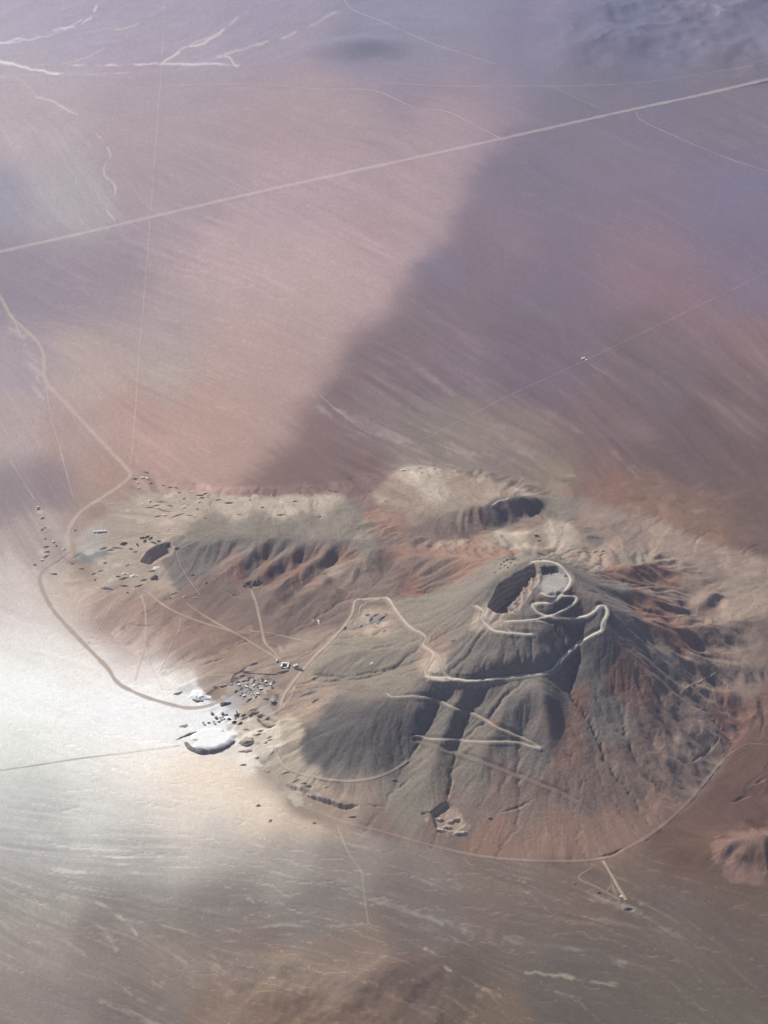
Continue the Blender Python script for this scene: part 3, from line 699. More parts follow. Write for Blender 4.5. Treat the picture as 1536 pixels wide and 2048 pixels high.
def colour_field():
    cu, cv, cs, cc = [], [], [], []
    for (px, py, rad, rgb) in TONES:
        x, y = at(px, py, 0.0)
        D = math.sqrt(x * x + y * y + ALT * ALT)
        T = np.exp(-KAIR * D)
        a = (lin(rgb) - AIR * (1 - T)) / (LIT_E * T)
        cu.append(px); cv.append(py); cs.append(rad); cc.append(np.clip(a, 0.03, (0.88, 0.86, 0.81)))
    P = np.array([r[:2] for r in ROCKS], float)
    x, y, z = pick(P[:, 0], P[:, 1])
    u, v = proj0(x, y)
    for i, (px, py, rad, a) in enumerate(ROCKS):
        cu.append(u[i]); cv.append(v[i]); cs.append(rad); cc.append(np.array(a) * (0.9 if a[0] < .55 else 1.0))
    nt_ = len(TONES)
    us = np.arange(-60, 1600, 6.0); vs = np.arange(-60, 2120, 6.0)
    gu, gv = np.meshgrid(us, vs)
    out = []
    for lo, hi_ in ((0, nt_), (nt_, len(cu))):
      num = np.zeros(gu.shape + (3,)); den = np.zeros(gu.shape)
      for a, b, s, c in zip(cu[lo:hi_], cv[lo:hi_], cs[lo:hi_], cc[lo:hi_]):
        d2 = ((gu - a) ** 2 + (gv - b) ** 2) / (s * s)
        wg = np.exp(-1.3 * d2) * (60.0 / s) ** 0.5 + 1e-5 / (1 + d2) ** 2
        num += wg[..., None] * c; den += wg
      f_ = num / den[..., None]
      if lo == 0:                       # blur the tones, most over the painted glare to soften its rim
        kl = (smooth(620, 520, gu) * smooth(1120, 1200, gv) * smooth(1800, 1700, gv))[..., None]
        for k in range(26):
          p_ = np.pad(f_, ((1, 1), (1, 1), (0, 0)), mode='edge')
          b_ = (p_[:-2, 1:-1] + p_[2:, 1:-1] + p_[1:-1, :-2] + p_[1:-1, 2:]) / 4
          f_ = f_ + (b_ - f_) * (1.0 if k < 3 else kl)
      out.append(f_)
    return us, vs, out[0], out[1]


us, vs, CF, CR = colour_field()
# ------------------------------------------------------------------ wash lines: noise smeared along the drainage
fu = np.array([f[0] for f in FLOWPTS], float); fv = np.array([f[1] for f in FLOWPTS], float); fa = np.radians([f[2] for f in FLOWPTS])
gu, gv = np.meshgrid(us, vs)
num = np.zeros(gu.shape + (2,)); den = np.zeros(gu.shape)
for a, b, t in zip(fu, fv, fa):
    wg = np.exp(-((gu - a) ** 2 + (gv - b) ** 2) / 120.0 ** 2) + 1e-6
    num += wg[..., None] * np.array([math.cos(t), math.sin(t)]); den += wg
DF = num / den[..., None]
D = bil(DF, (np.clip(U, -60, 1590) - us[0]) / 6.0, (np.clip(V, -60, 2110) - vs[0]) / 6.0)
wob = (0.22 + 0.15 * smooth(1640, 1760, V)) * fbm(X / 300, Y / 500, 3, 1)
du = D[..., 0] * np.cos(wob) - D[..., 1] * np.sin(wob); dv = D[..., 0] * np.sin(wob) + D[..., 1] * np.cos(wob)
Zs = hill(X, Y)
dzr = np.gradient(Zs, ROWS, axis=0); dzc = np.gradient(Zs, COLS, axis=1)
# slope per metre in world axes
dYdv = np.gradient(Y, ROWS, axis=0); dXdu = np.gradient(X, COLS, axis=1)
gX = dzc / dXdu; gY = dzr / dYdv
g = np.hypot(gX, gY) + 1e-9
hu = -(gX / g) / dXdu; hv = -(gY / g) / dYdv
hn = np.hypot(hu, hv) + 1e-9
wgt = smooth(0.02, 0.07, g) * smooth(930, 975, V)
du = du * (1 - wgt) + wgt * hu / hn; dv = dv * (1 - wgt) + wgt * hv / hn
n = np.hypot(du, dv) + 1e-9
du /= n; dv /= n
stepc = np.gradient(COLS); stepr = np.gradient(ROWS)
dci = (2.0 * du / stepc[None, :]).astype(np.float32); dri = (2.0 * dv / stepr[:, None]).astype(np.float32)


def lic(src, n):
    r0, c0 = np.mgrid[0:NR, 0:NC].astype(np.float32)
    acc = src.astype(np.float32).copy(); cnt = 1
    for sg in (1, -1):
        r = r0.copy(); c = c0.copy()
        for k in range(n):
            ri = np.clip(np.rint(r), 0, NR - 1).astype(np.int32); ci = np.clip(np.rint(c), 0, NC - 1).astype(np.int32)
            r = r + sg * dri[ri, ci]; c = c + sg * dci[ri, ci]
            np.clip(r, 0, NR - 1, out=r); np.clip(c, 0, NC - 1, out=c)
            acc += src[np.rint(r).astype(np.int32), np.rint(c).astype(np.int32)]; cnt += 1
    return acc / cnt


def norm(a):
    m = a[60:-60, 60:-60]
    return (a - m.mean()) / (m.std() + 1e-9)


white = RNG.standard_normal((NR, NC)).astype(np.float32)
L1 = norm(lic(white, 24))
coarse = vnoise(U / 9, V / 7, 3).astype(np.float32)
L2 = norm(lic(coarse, 30))
broad = vnoise(U / 34, V / 26, 5).astype(np.float32)
L3 = norm(lic(broad, 45))
wx = fbm(X / 150, Y / 150, 4, 2); wy = fbm(X / 150 + 9, Y / 150 + 4, 4, 5)
wl = fbm(X / 500, Y / 500, 3, 6)
drift = 5 * np.clip(L2, -2, 2) + 3 * np.clip(L1, -2, 2)
drift = drift * (1 - 0.75 * wgt)
uw = np.clip(U + du * drift, -60, 1590) + 10 * wx + 16 * wl
vw = np.clip(V + dv * drift, -60, 2110) + 7 * wy + 9 * wl
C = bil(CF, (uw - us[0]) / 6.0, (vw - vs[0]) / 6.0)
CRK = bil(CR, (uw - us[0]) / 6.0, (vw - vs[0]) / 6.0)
# extent of the hill soils (photo x, y, height)
SOILS = np.array([(230, 1005, 8), (262, 1000, 16), (290, 982, 18), (380, 984, 28), (480, 990, 38), (600, 985, 44), (660, 980, 40), (700, 990, 45), (740, 990, 42), (768, 970, 36), (800, 945, 24), (830, 930, 22), (900, 940, 40), (980, 957, 62), (1060, 976, 78), (1110, 992, 55), (1200, 1000, 45), (1330, 1045, 50), (1440, 1095, 50), (1580, 1150, 50), (1640, 1400, 60), (1530, 1430, 50), (1470, 1480, 20), (1420, 1560, 3), (1330, 1650, 0), (1210, 1722, 0), (1100, 1722, 0), (1000, 1718, 0), (850, 1692, 0), (720, 1660, 0), (600, 1640, 0), (545, 1590, 0), (480, 1540, 0), (440, 1510, 0), (380, 1480, 0), (350, 1410, 0), (430, 1350, 4), (520, 1310, 15), (560, 1270, 30), (420, 1228, 18), (330, 1196, 12), (180, 1172, 0), (140, 1150, 0), (130, 1105, 0), (170, 1060, 2)], float)
sx_, sy_ = at(SOILS[:, 0], SOILS[:, 1], SOILS[:, 2])
su_, sv_ = proj0(sx_, sy_)
SS = spline(np.vstack([np.c_[su_, sv_], [[su_[0], sv_[0]]]]), 3)[:-1]
dS = inside_dist(U + 16 * wx + 14 * wl, V + 10 * wy + 8 * wl, SS)
soft = 9 + 9 * smooth(1000, 1200, U) + 30 * smooth(640, 460, U) * smooth(1120, 1200, V)
kS = smooth(-1, 1, dS / soft)[..., None]
C = C * (1 - kS) + CRK * kS

# branching washes: follow the drainage cell by cell and count what gathers
def washes():
    cell = 2.6
    uu = np.arange(-45, 1585, cell); vv = np.arange(-45, 2105, cell)
    gu_, gv_ = np.meshgrid(uu, vv)
    x_, y_ = at(gu_, gv_, 0.0)
    d_ = bil(DF, np.clip((gu_ - us[0]) / 6.0, 0, len(us) - 2), np.clip((gv_ - vs[0]) / 6.0, 0, len(vs) - 2))
    a_ = np.arctan2(d_[..., 1], d_[..., 0]) + 0.45 * fbm(gu_ / 60, gv_ / 40, 3, 2)
    ny, nx = gu_.shape
    offs = [(-1, 0), (-1, 1), (0, 1), (1, 1), (1, 0)]
    # spread of neighbouring threads: smooth noise decides which way each cell drains
    nz = 1.15 * fbm(gu_ / 7, gv_ / 6, 3, 4) + 0.5 * (np.random.default_rng(5).random((ny, nx)) - 0.5)
    a_ = np.clip(a_ + nz, -1.75, 1.75)
    k = np.clip(np.rint(a_ / (math.pi / 4)).astype(int) + 2, 0, 4)
    dy = np.array([o[0] for o in offs])[k]; dx = np.array([o[1] for o in offs])[k]
    # vertical moves must not form loops: only along the mean direction of the row
    J, I = np.mgrid[0:ny, 0:nx]
    up = (dx == 0)
    sgn = np.where(d_[..., 1] > 0, 1, -1)
    dy = np.where(up & (dy != sgn), 0, dy); dx = np.where(up & (dy == 0), 1, dx)
    rec = (np.clip(J + dy, 0, ny - 1) * nx + np.clip(I + dx, 0, nx - 1)).ravel()
    A = np.ones(ny * nx)
    W = np.ones(ny * nx)
    for it in range(150):                      # pass the load downstream
        W = np.bincount(rec, weights=W * 0.985, minlength=ny * nx)
        A += W
    A = np.log10(A).reshape(ny, nx)
    return (gu_, A, cell, uu[0], vv[0])


_, WA, wc, wu0, wv0 = washes()
p_ = np.pad(WA, 1, mode='edge')
WA = 0.5 * WA + 0.125 * (p_[:-2, 1:-1] + p_[2:, 1:-1] + p_[1:-1, :-2] + p_[1:-1, 2:])
WN = bil(WA, (np.clip(U + 2 * wx, -44, 1580) - wu0) / wc, (np.clip(V + 2 * wy, -44, 2100) - wv0) / wc)
wm, wsd = WA.mean(), WA.std()
patch = smooth(-0.2, 0.5, fbm(X / 600, Y / 900, 3, 7))
inview = smooth(-200, -40, V)
# rills are shallow grooves
cm = smooth(540, 640, U) * smooth(1330, 1230, U) * smooth(1230, 1300, V)
Z += inview * wgt * (1 - 0.55 * cm) * (0.32 * np.clip(L1, -2.5, 2.5) + 1.5 * (0.8 - np.abs(np.clip(L2, -2.2, 2.2)))) * (1 - smooth(0.1, 0.4, PITM)) * smooth(0.06, 0.25, g)
C *= (1 + wgt * (0.05 * L2 + 0.035 * L1) * (1 - 0.5 * cm))[..., None]
Z += inview * (0.12 * np.clip(L1, -2.5, 2.5) + 0.45 * np.clip(L2, -2.5, 2.5)) * 0.25 * (1 - smooth(0.1, 0.4, PITM))
amp = 1 - 0.5 * smooth(0.45, 0.75, C[..., 0])
amp = amp * (1 + 0.6 * smooth(1640, 1740, V))
fan = smooth(560, 700, U) * smooth(600, 720, V) * smooth(1010, 930, V)
mod = 1 + fan * (0.045 * L3 + 0.035 * L2) + amp * (0.022 * L1 + (0.010 + 0.026 * patch) * L2 + 0.014 * L3 + 0.035 * fbm(X / 120, Y / 190, 4, 6))
C *= np.clip(mod, 0.6, 1.5)[..., None]
# pale sand left along the washes
pale = smooth(1.3, 2.6, np.maximum(L2 + 0.4 * L1, L1 * 0.95 + 0.3 * L2)) * (0.25 + 0.75 * patch) * (1 - 0.6 * wgt) * smooth(0.7, 0.4, C[..., 0])
wash = smooth(0.9, 2.6, (WN - wm) / wsd) * (1 - wgt) * (1 - 0.8 * kS[..., 0])
wp = 0.35 + 0.65 * smooth(-0.3, 0.4, fbm(X / 500, Y / 800, 3, 3))
C *= (1 + (0.12 + 0.38 * smooth(1640, 1740, V) + 0.05 * smooth(600, 760, U) * smooth(640, 760, V)) * (wash * wp - 0.12))[..., None]
Z -= 1.2 * wash * inview
pale *= 0.12 + 0.88 * smooth(1620, 1740, V) + 0.25 * smooth(700, 800, V) * smooth(950, 850, V) * smooth(550, 650, U)
C = C * (1 - 0.5 * pale[..., None]) + 0.5 * pale[..., None] * np.clip(C * 1.6 + 0.06, 0, 0.8)
# dark grit in the hill gullies and rust stain by noise
st = smooth(0.1, 0.7, fbm(X / 70, Y / 110, 4, 3) + 0.25 * L2) * smooth(20, 90, Zs)
C = C * (1 - 0.30 * st[..., None]) + 0.30 * st[..., None] * np.array([.20, .135, .105])
C *= (1 + 0.06 * fbm(X / 14, Y / 18, 3, 2) + 0.16 * (RNG.random((NR, NC)) - 0.5))[..., None]


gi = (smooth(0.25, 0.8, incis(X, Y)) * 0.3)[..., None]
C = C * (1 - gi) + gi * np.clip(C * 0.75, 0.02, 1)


def streak(pts, half, col, s, brk=0.0, seed=0):
    """dry wash or salt line: half width in sheet units"""
    global C
    S = spline(pts, 12)
    if S[:, 1].max() < 460:
        half = half * 0.62
        q_ = np.arange(len(S))
        S[:, 1] += 2.5 * fbm(q_ / 5.0, q_ * 0 + seed, 3, 2)
    r0 = np.searchsorted(ROWS, S[:, 1].min() - half * 4); r1 = np.searchsorted(ROWS, S[:, 1].max() + half * 4)
    c0 = np.searchsorted(COLS, S[:, 0].min() - half * 4); c1 = np.searchsorted(COLS, S[:, 0].max() + half * 4)
    u = U[r0:r1, c0:c1] + half * 0.8 * vnoise(U[r0:r1, c0:c1] / 11, V[r0:r1, c0:c1] / 8, seed)
    v = V[r0:r1, c0:c1] + half * 0.7 * vnoise(U[r0:r1, c0:c1] / 9, V[r0:r1, c0:c1] / 9, seed + 1)
    d = np.full(u.shape, 1e9)
    for i in range(len(S) - 1):
        ex, ey = S[i + 1] - S[i]
        t = np.clip(((u - S[i, 0]) * ex + (v - S[i, 1]) * ey) / (ex * ex + ey * ey + 1e-9), 0, 1)
        d = np.minimum(d, np.hypot(u - S[i, 0] - t * ex, v - S[i, 1] - t * ey))
    wg = smooth(half * 1.5, half * 0.4, d) * s
    if brk:
        wg *= smooth(-brk, brk, fbm(u / 30, v / 18, 3, seed + 3) + 0.1)
    if half >= 5 or S[:, 1].min() > 1700:
        wg = wg * smooth(-1.0, 0.9, L2[r0:r1, c0:c1] + 0.5 * L1[r0:r1, c0:c1])
    C[r0:r1, c0:c1] = C[r0:r1, c0:c1] * (1 - wg[..., None]) + wg[..., None] * np.array(col)


WH = (.72, .66, .60); PK = (.60, .50, .44)
STREAKS = [
    ([(-40, 118), (0, 123), (40, 132), (75, 140), (115, 147)], 3.5, WH, .95, 0), ([(0, 128), (60, 130), (130, 130), (250, 130), (320, 128), (400, 128), (478, 130)], 3, WH, .7, .3),
    ([(322, 128), (345, 112), (370, 96), (405, 88), (430, 72), (445, 62)], 4, PK, .9, .2), ([(360, 100), (400, 82), (440, 66), (470, 40), (500, 20), (515, 5)], 3.5, PK, .55, .35),
    ([(400, 124), (440, 112), (500, 95), (560, 76), (610, 58), (660, 30), (700, 16)], 4, PK, .5, .3), ([(0, 85), (50, 76), (110, 60), (170, 42), (195, 10)], 3.5, WH, .6, .3), ([(0, 88), (70, 78), (130, 58), (190, 20)], 2.5, WH, .5, .3),
    ([(230, 60), (270, 50), (300, 30), (330, 14)], 3, PK, .5, .3), ([(60, 132), (150, 122), (210, 95), (250, 75)], 2.5, PK, .4, .3), ([(110, 147), (180, 148), (240, 145), (300, 142)], 2.5, WH, .45, .3),
    ([(470, 130), (460, 118), (450, 112), (430, 118)], 2.5, WH, .6, .2),
    ([(72, 192), (110, 205), (140, 222), (165, 238), (182, 255), (200, 275)], 2.4, WH, .5, .25), ([(80, 150), (78, 175), (72, 192)], 2.5, PK, .4, .2), ([(200, 275), (218, 300), (220, 315), (208, 335), (212, 352), (228, 368), (228, 390), (212, 402), (216, 425), (230, 440)], 2.8, PK, .6, .25),
    ([(0, 155), (40, 160), (70, 190)], 5, PK, .25, .3), ([(20, 640), (45, 680), (70, 730), (80, 800)], 9, PK, .28, .4), ([(60, 790), (75, 820), (70, 860)], 5, PK, .25, .3),
    ([(160, 690), (210, 705), (250, 720), (300, 745), (360, 760), (430, 765), (470, 752)], 9, (.46, .40, .34), .22, .5), ([(300, 715), (360, 730), (420, 750), (470, 760)], 7, (.47, .40, .34), .2, .4),
    ([(840, 925), (880, 935), (940, 950)], 5, CREAM, .4, .3), ([(1450, 50), (1420, 38), (1390, 55), (1410, 30)], 9, (.5, .46, .42), .5, .4),
    ([(660, 690), (740, 735), (830, 770)], 8, (.17, .15, .15), .4, .5), ([(720, 780), (800, 800), (880, 840), (960, 870)], 7, (.16, .14, .13), .4, .5), ([(860, 860), (950, 880), (1040, 930), (1090, 960)], 9, (.33, .29, .24), .4, .5), ([(1000, 880), (1060, 920), (1080, 950)], 8, (.33, .29, .24), .4, .5), ([(1100, 790), (1180, 850), (1260, 910)], 6, (.15, .12, .12), .35, .5),
    ([(640, 815), (720, 845), (800, 870), (900, 900), (980, 925)], 9, (.36, .32, .27), .45, .5), ([(700, 870), (800, 880), (900, 915)], 7, (.36, .32, .27), .4, .4),
    ([(850, 740), (900, 800), (960, 840), (1000, 860)], 8, (.30, .22, .19), .35, .4), ([(900, 735), (1000, 770), (1020, 785)], 6, (.30, .22, .19), .3, .4),
    ([(1030, 800), (1140, 850), (1230, 920), (1300, 980), (1400, 1040)], 7, (.31, .23, .19), .3, .4), ([(1250, 940), (1330, 1000), (1420, 1050), (1530, 1110)], 7, (.16, .11, .10), .35, .4),
    ([(0, 1785), (80, 1790), (160, 1795), (200, 1808), (240, 1835), (275, 1868)], 3.5, (.50, .42, .34), .6, .3), ([(60, 1830), (110, 1870), (170, 1910)], 4, (.42, .36, .30), .4, .4), ([(180, 1830), (215, 1870), (240, 1915)], 4, (.42, .36, .30), .45, .3),
    ([(240, 1835), (330, 1800), (420, 1785), (520, 1800), (640, 1812), (720, 1810)], 2.5, (.36, .31, .27), .5, .4), ([(245, 1840), (330, 1852), (400, 1870), (470, 1862), (560, 1850), (660, 1852), (740, 1848)], 2.5, (.38, .33, .28), .6, .4), ([(300, 1870), (420, 1885), (520, 1872), (620, 1865)], 2.2, (.36, .30, .26), .5, .4),
    ([(280, 1900), (300, 1940), (320, 1965)], 9, (.36, .29, .23), .5, .4), ([(340, 1890), (370, 1940), (400, 1975)], 9, (.36, .29, .23), .5, .4), ([(420, 1910), (440, 1960), (460, 1990)], 9, (.37, .28, .22), .4, .4),
    ([(200, 2005), (260, 2030), (320, 2055)], 6, (.40, .34, .29), .5, .3), ([(250, 1980), (290, 2005), (330, 2020)], 4, (.38, .33, .28), .4, .3),
    ([(460, 1655), (500, 1680), (525, 1695)], 5, (.58, .52, .45), .55, .3), ([(560, 1700), (600, 1740), (650, 1775), (690, 1790)], 5, (.42, .37, .32), .5, .4),
    ([(850, 1900), (880, 1925), (900, 1945)], 4, (.42, .34, .25), .6, .2), ([(1050, 1945), (1120, 1952), (1200, 1965), (1235, 1970)], 4, (.42, .36, .25), .55, .3), ([(1060, 1950), (1110, 1985), (1160, 1998)], 4, (.38, .33, .25), .5, .3), ([(1020, 1905), (1060, 1925), (1100, 1930)], 6, (.38, .34, .28), .4, .3),
    ([(940, 2048), (960, 2000), (975, 1975)], 10, (.34, .26, .19), .5, .3), ([(960, 1960), (1000, 1990), (1015, 2010)], 3, (.34, .27, .20), .5, .3),
    ([(700, 1775), (760, 1800), (830, 1830), (900, 1850), (980, 1870)], 8, (.36, .33, .29), .45, .5), ([(820, 1840), (880, 1860), (960, 1890)], 7, (.38, .34, .30), .45, .5), ([(720, 1725), (790, 1740), (850, 1760), (920, 1775)], 6, (.34, .30, .27), .4, .5), ([(680, 1760), (720, 1800), (800, 1850), (880, 1885)], 6, (.38, .34, .30), .4, .5),
    ([(1010, 1880), (1090, 1885), (1160, 1900), (1250, 1930)], 8, (.32, .28, .24), .4, .5), ([(1180, 1840), (1270, 1850), (1360, 1870)], 6, (.28, .23, .20), .35, .5),
    ([(1180, 1790), (1230, 1800), (1270, 1815)], 12, (.33, .28, .22), .55, .3),
    ([(870, 1640), (890, 1630), (905, 1650), (920, 1660)], 14, (.56, .46, .36), .75, .25),
    ([(1100, 1470), (1130, 1440), (1150, 1400)], 8, BRICK, .25, .3), ([(1440, 1740), (1500, 1752), (1540, 1748)], 5, RED, .5, .3),
]
for i, (pts, hw, col, s, b) in enumerate(STREAKS):
    streak(pts, hw, col, s, b, i)

# fresh cuts show broken rock
pm = PITM * (0.75 + 0.25 * fbm(X / 12, Y / 12, 2, 6))
hi = smooth(140, 220, Zs)
band = (1 + 0.45 * np.sin(Z / 2.4 + 2.5 * fbm(X / 40, Y / 40, 3, 1)) + 0.2 * fbm(X / 9, Y / 9, 2, 4))[..., None]
cutc = np.array([.36, .275, .205]) * (1 - hi[..., None]) + np.array([.27, .205, .165]) * hi[..., None]
pm = np.clip(pm, 0, 1)
C = C * (1 - pm[..., None]) + pm[..., None] * cutc * (1 + (band - 1) * hi[..., None])
ROADCOL = {'pale': (.60, .50, .43), 'tan': (.36, .275, .205), 'white': (.62, .55, .45), 'cream': (.50, .41, .31), 'brown': (.20, .145, .11)}


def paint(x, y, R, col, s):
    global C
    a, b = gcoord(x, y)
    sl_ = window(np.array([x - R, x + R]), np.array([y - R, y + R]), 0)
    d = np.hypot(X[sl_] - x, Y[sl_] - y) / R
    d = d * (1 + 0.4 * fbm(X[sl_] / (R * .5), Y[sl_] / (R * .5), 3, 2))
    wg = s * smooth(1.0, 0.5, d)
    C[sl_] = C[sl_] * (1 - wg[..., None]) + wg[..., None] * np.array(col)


# road dust on the banks
for (nm, hw, carve, kind, stren, pts), (rx, ry, rz) in zip(ROADS, ROADPTS):
    if carve and kind in ('white', 'cream'):
        for i in range(0, len(rx), 2):
            paint(rx[i], ry[i] - 5, hw * 2.2, ROADCOL[kind], 0.15)
# bench floor, wet tailings flat
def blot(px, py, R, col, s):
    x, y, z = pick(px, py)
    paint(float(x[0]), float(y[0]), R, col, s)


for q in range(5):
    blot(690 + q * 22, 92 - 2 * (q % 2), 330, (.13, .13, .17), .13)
blot(1112, 1165, 62, (.40, .37, .33), .8); blot(1100, 1180, 40, (.42, .39, .35), .7); blot(1122, 1150, 36, (.40, .37, .33), .7)
for px, py, R in ((1480, 1678, 60), (1530, 1670, 70), (1445, 1712, 50), (1500, 1750, 55), (1440, 1690, 40), (1470, 1748, 45)):
    blot(px, py, R, (.24, .145, .105), .7)
for px, py, R, s in ((160, 1112, 32, .8), (178, 1118, 40, .8), (200, 1110, 36, .75), (215, 1106, 28, .6), (172, 1126, 26, .6)):
    blot(px, py, R, (.155, .175, .170), s)
for px, py, R, c, s in ((470, 1405, 40, (.40, .40, .41), .6), (462, 1425, 34, (.42, .42, .43), .6), (478, 1372, 40, (.24, .235, .22), .8), (505, 1376, 40, (.24, .235, .22), .75), (492, 1384, 44, (.25, .245, .23), .7), (518, 1368, 30, (.26, .25, .23), .6), (530, 1422, 36, (.40, .36, .33), .6), (715, 1250, 34, (.20, .19, .16), .6), (755, 1240, 34, (.17, .165, .14), .7), (740, 1262, 30, (.42, .33, .26), .6), (766, 1268, 30, (.40, .31, .24), .5),
                        (866, 1335, 36, (.44, .36, .28), .6), (880, 1295, 34, (.27, .20, .155), .7), (1000, 1243, 60, (.36, .29, .22), .5), (980, 1228, 30, (.46, .38, .29), .6)):
    blot(px, py, R, c, s)
crs = np.random.default_rng(21)
for (cu_, cv_, su, sv, n_) in ((240, 1130, 70, 28, 70), (340, 1005, 50, 22, 60), (480, 1000, 90, 12, 40), (500, 1380, 45, 22, 50), (500, 1460, 40, 20, 26), (620, 1590, 60, 20, 30), (740, 1245, 30, 14, 26), (860, 950, 50, 14, 26), (90, 1070, 16, 40, 24)):
    for i in range(n_):
        kcol = [(.46, .38, .29), (.40, .32, .24), (.54, .47, .38), (.30, .25, .20), (.25, .22, .19), (.42, .31, .24)][crs.integers(6)]
        blot(cu_ + su * crs.standard_normal() * .7, cv_ + sv * crs.standard_normal() * .7, 8 + 22 * crs.random() ** 2, kcol, .25 + .4 * crs.random())
C = np.clip(C, 0.02, 0.88)


# ------------------------------------------------------------------ materials
def mat(name, col=None, rough=0.95, var=0.12, scale=0.3, attr=False, bump=0.0, metal=0.0):
    m = bpy.data.materials.new(name)
    m.use_nodes = True
    t = m.node_tree; N = t.nodes
    b = N['Principled BSDF']
    b.inputs['Roughness'].default_value = rough
    b.inputs['Metallic'].default_value = metal
    b.inputs['Specular IOR Level'].default_value = 0.15
    co = N.new('ShaderNodeTexCoord')
    ns = N.new('ShaderNodeTexNoise'); ns.inputs['Scale'].default_value = scale; ns.inputs['Detail'].default_value = 5
    t.links.new(co.outputs['Object'], ns.inputs['Vector'])
    mr = N.new('ShaderNodeMapRange')
    mr.inputs['From Min'].default_value = 0.3; mr.inputs['From Max'].default_value = 0.7
    mr.inputs['To Min'].default_value = 1 - var; mr.inputs['To Max'].default_value = 1 + var
    t.links.new(ns.outputs['Fac'], mr.inputs['Value'])
    mx = N.new('ShaderNodeMix'); mx.data_type = 'RGBA'; mx.blend_type = 'MULTIPLY'
    mx.inputs['Factor'].default_value = 1.0
    if attr:
        a = N.new('ShaderNodeAttribute'); a.attribute_name = 'soil'
        t.links.new(a.outputs['Color'], mx.inputs[6])
    else:
        mx.inputs[6].default_value = (*col, 1)
    t.links.new(mr.outputs['Result'], mx.inputs[7])
    t.links.new(mx.outputs[2], b.inputs['Base Color'])
    if bump:
        bp = N.new('ShaderNodeBump'); bp.inputs['Strength'].default_value = 0.6; bp.inputs['Distance'].default_value = bump
        t.links.new(ns.outputs['Fac'], bp.inputs['Height'])
        t.links.new(bp.outputs['Normal'], b.inputs['Normal'])
    return m


M_SOIL = mat('desert_soil', attr=True, var=0.10, scale=0.2, bump=1.0)
M_HILL = mat('hill_rock', attr=True, var=0.13, scale=0.11, bump=3.0)
M_TRACK = mat('track_dust', attr=True, var=0.08, scale=0.12)


def mesh_obj(name, verts, faces, material, parent=None, cols=None, smooth_=True):
    me = bpy.data.meshes.new(name)
    verts = np.asarray(verts, np.float32); faces = np.asarray(faces, np.int32)
    k = faces.shape[1]
    me.vertices.add(len(verts)); me.vertices.foreach_set('co', verts.ravel())
    me.loops.add(faces.size); me.loops.foreach_set('vertex_index', faces.ravel())
    me.polygons.add(len(faces))
    me.polygons.foreach_set('loop_start', np.arange(0, faces.size, k, dtype=np.int32))
    me.polygons.foreach_set('use_smooth', np.full(len(faces), smooth_, bool))
    me.update(calc_edges=True)
    if cols is not None:
        at_ = me.attributes.new('soil', 'FLOAT_COLOR', 'POINT')
        at_.data.foreach_set('color', np.c_[cols, np.ones(len(cols))].astype(np.float32).ravel())
    me.materials.append(material)
    o = bpy.data.objects.new(name, me)
    COL.objects.link(o)
    if parent is not None:
        o.parent = parent
    return o


# ------------------------------------------------------------------ split the sheet: hills and ground
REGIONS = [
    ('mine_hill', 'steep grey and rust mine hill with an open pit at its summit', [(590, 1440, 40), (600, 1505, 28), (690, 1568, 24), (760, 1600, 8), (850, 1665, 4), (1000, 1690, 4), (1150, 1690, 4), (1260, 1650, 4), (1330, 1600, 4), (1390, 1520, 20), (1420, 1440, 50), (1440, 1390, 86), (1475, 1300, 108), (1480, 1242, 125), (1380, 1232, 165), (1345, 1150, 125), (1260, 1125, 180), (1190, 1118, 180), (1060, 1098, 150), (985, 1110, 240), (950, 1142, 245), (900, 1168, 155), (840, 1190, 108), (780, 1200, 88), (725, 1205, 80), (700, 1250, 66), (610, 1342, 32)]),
    ('plateau_ridge', 'flat-topped ridge with pale back and gullied rust front', [(330, 1150, 20), (290, 1060, 40), (262, 1015, 20), (290, 985, 18), (380, 990, 28), (480, 995, 38), (600, 990, 44), (690, 990, 45), (735, 1020, 62), (785, 1045, 60), (830, 1072, 72), (862, 1094, 98), (960, 1110, 210), (985, 1110, 240), (950, 1142, 245), (900, 1168, 155), (840, 1190, 108), (780, 1200, 88), (725, 1205, 80), (660, 1235, 58), (575, 1225, 44), (480, 1192, 36), (400, 1178, 30)]),
    ('mesa_ridge', 'low pale-backed ridge with a dark scarp on its near side', [(770, 978, 38), (830, 942, 28), (900, 950, 44), (980, 965, 58), (1060, 983, 66), (1092, 1010, 48), (1040, 1044, 46), (980, 1064, 50), (930, 1078, 54), (870, 1082, 64), (830, 1072, 72), (785, 1045, 60), (750, 1010, 50)]),
]
reg = np.zeros((NR - 1, NC - 1), np.int8)
cx = 0.25 * (X[:-1, :-1] + X[1:, :-1] + X[:-1, 1:] + X[1:, 1:]); cy = 0.25 * (Y[:-1, :-1] + Y[1:, :-1] + Y[:-1, 1:] + Y[1:, 1:])
for i, (nm, lb, poly) in enumerate(REGIONS):
    P = np.array(poly, float)
    x, y = at(P[:, 0], P[:, 1], squat(P[:, 2]))
    S = spline(np.vstack([np.c_[x, y], [[x[0], y[0]]]]), 4)[:-1]
    sl_ = window(S[:, 0], S[:, 1], 20)
    d = inside_dist(cx[sl_], cy[sl_], S)
    reg[sl_] = np.where((d > 0) & (reg[sl_] == 0), i + 1, reg[sl_])
ids = np.arange(NR * NC).reshape(NR, NC)
quads = np.stack([ids[1:, :-1], ids[1:, 1:], ids[:-1, 1:], ids[:-1, :-1]], -1)
VV = np.stack([X, Y, Z], -1).reshape(-1, 3); CC = C.reshape(-1, 3)
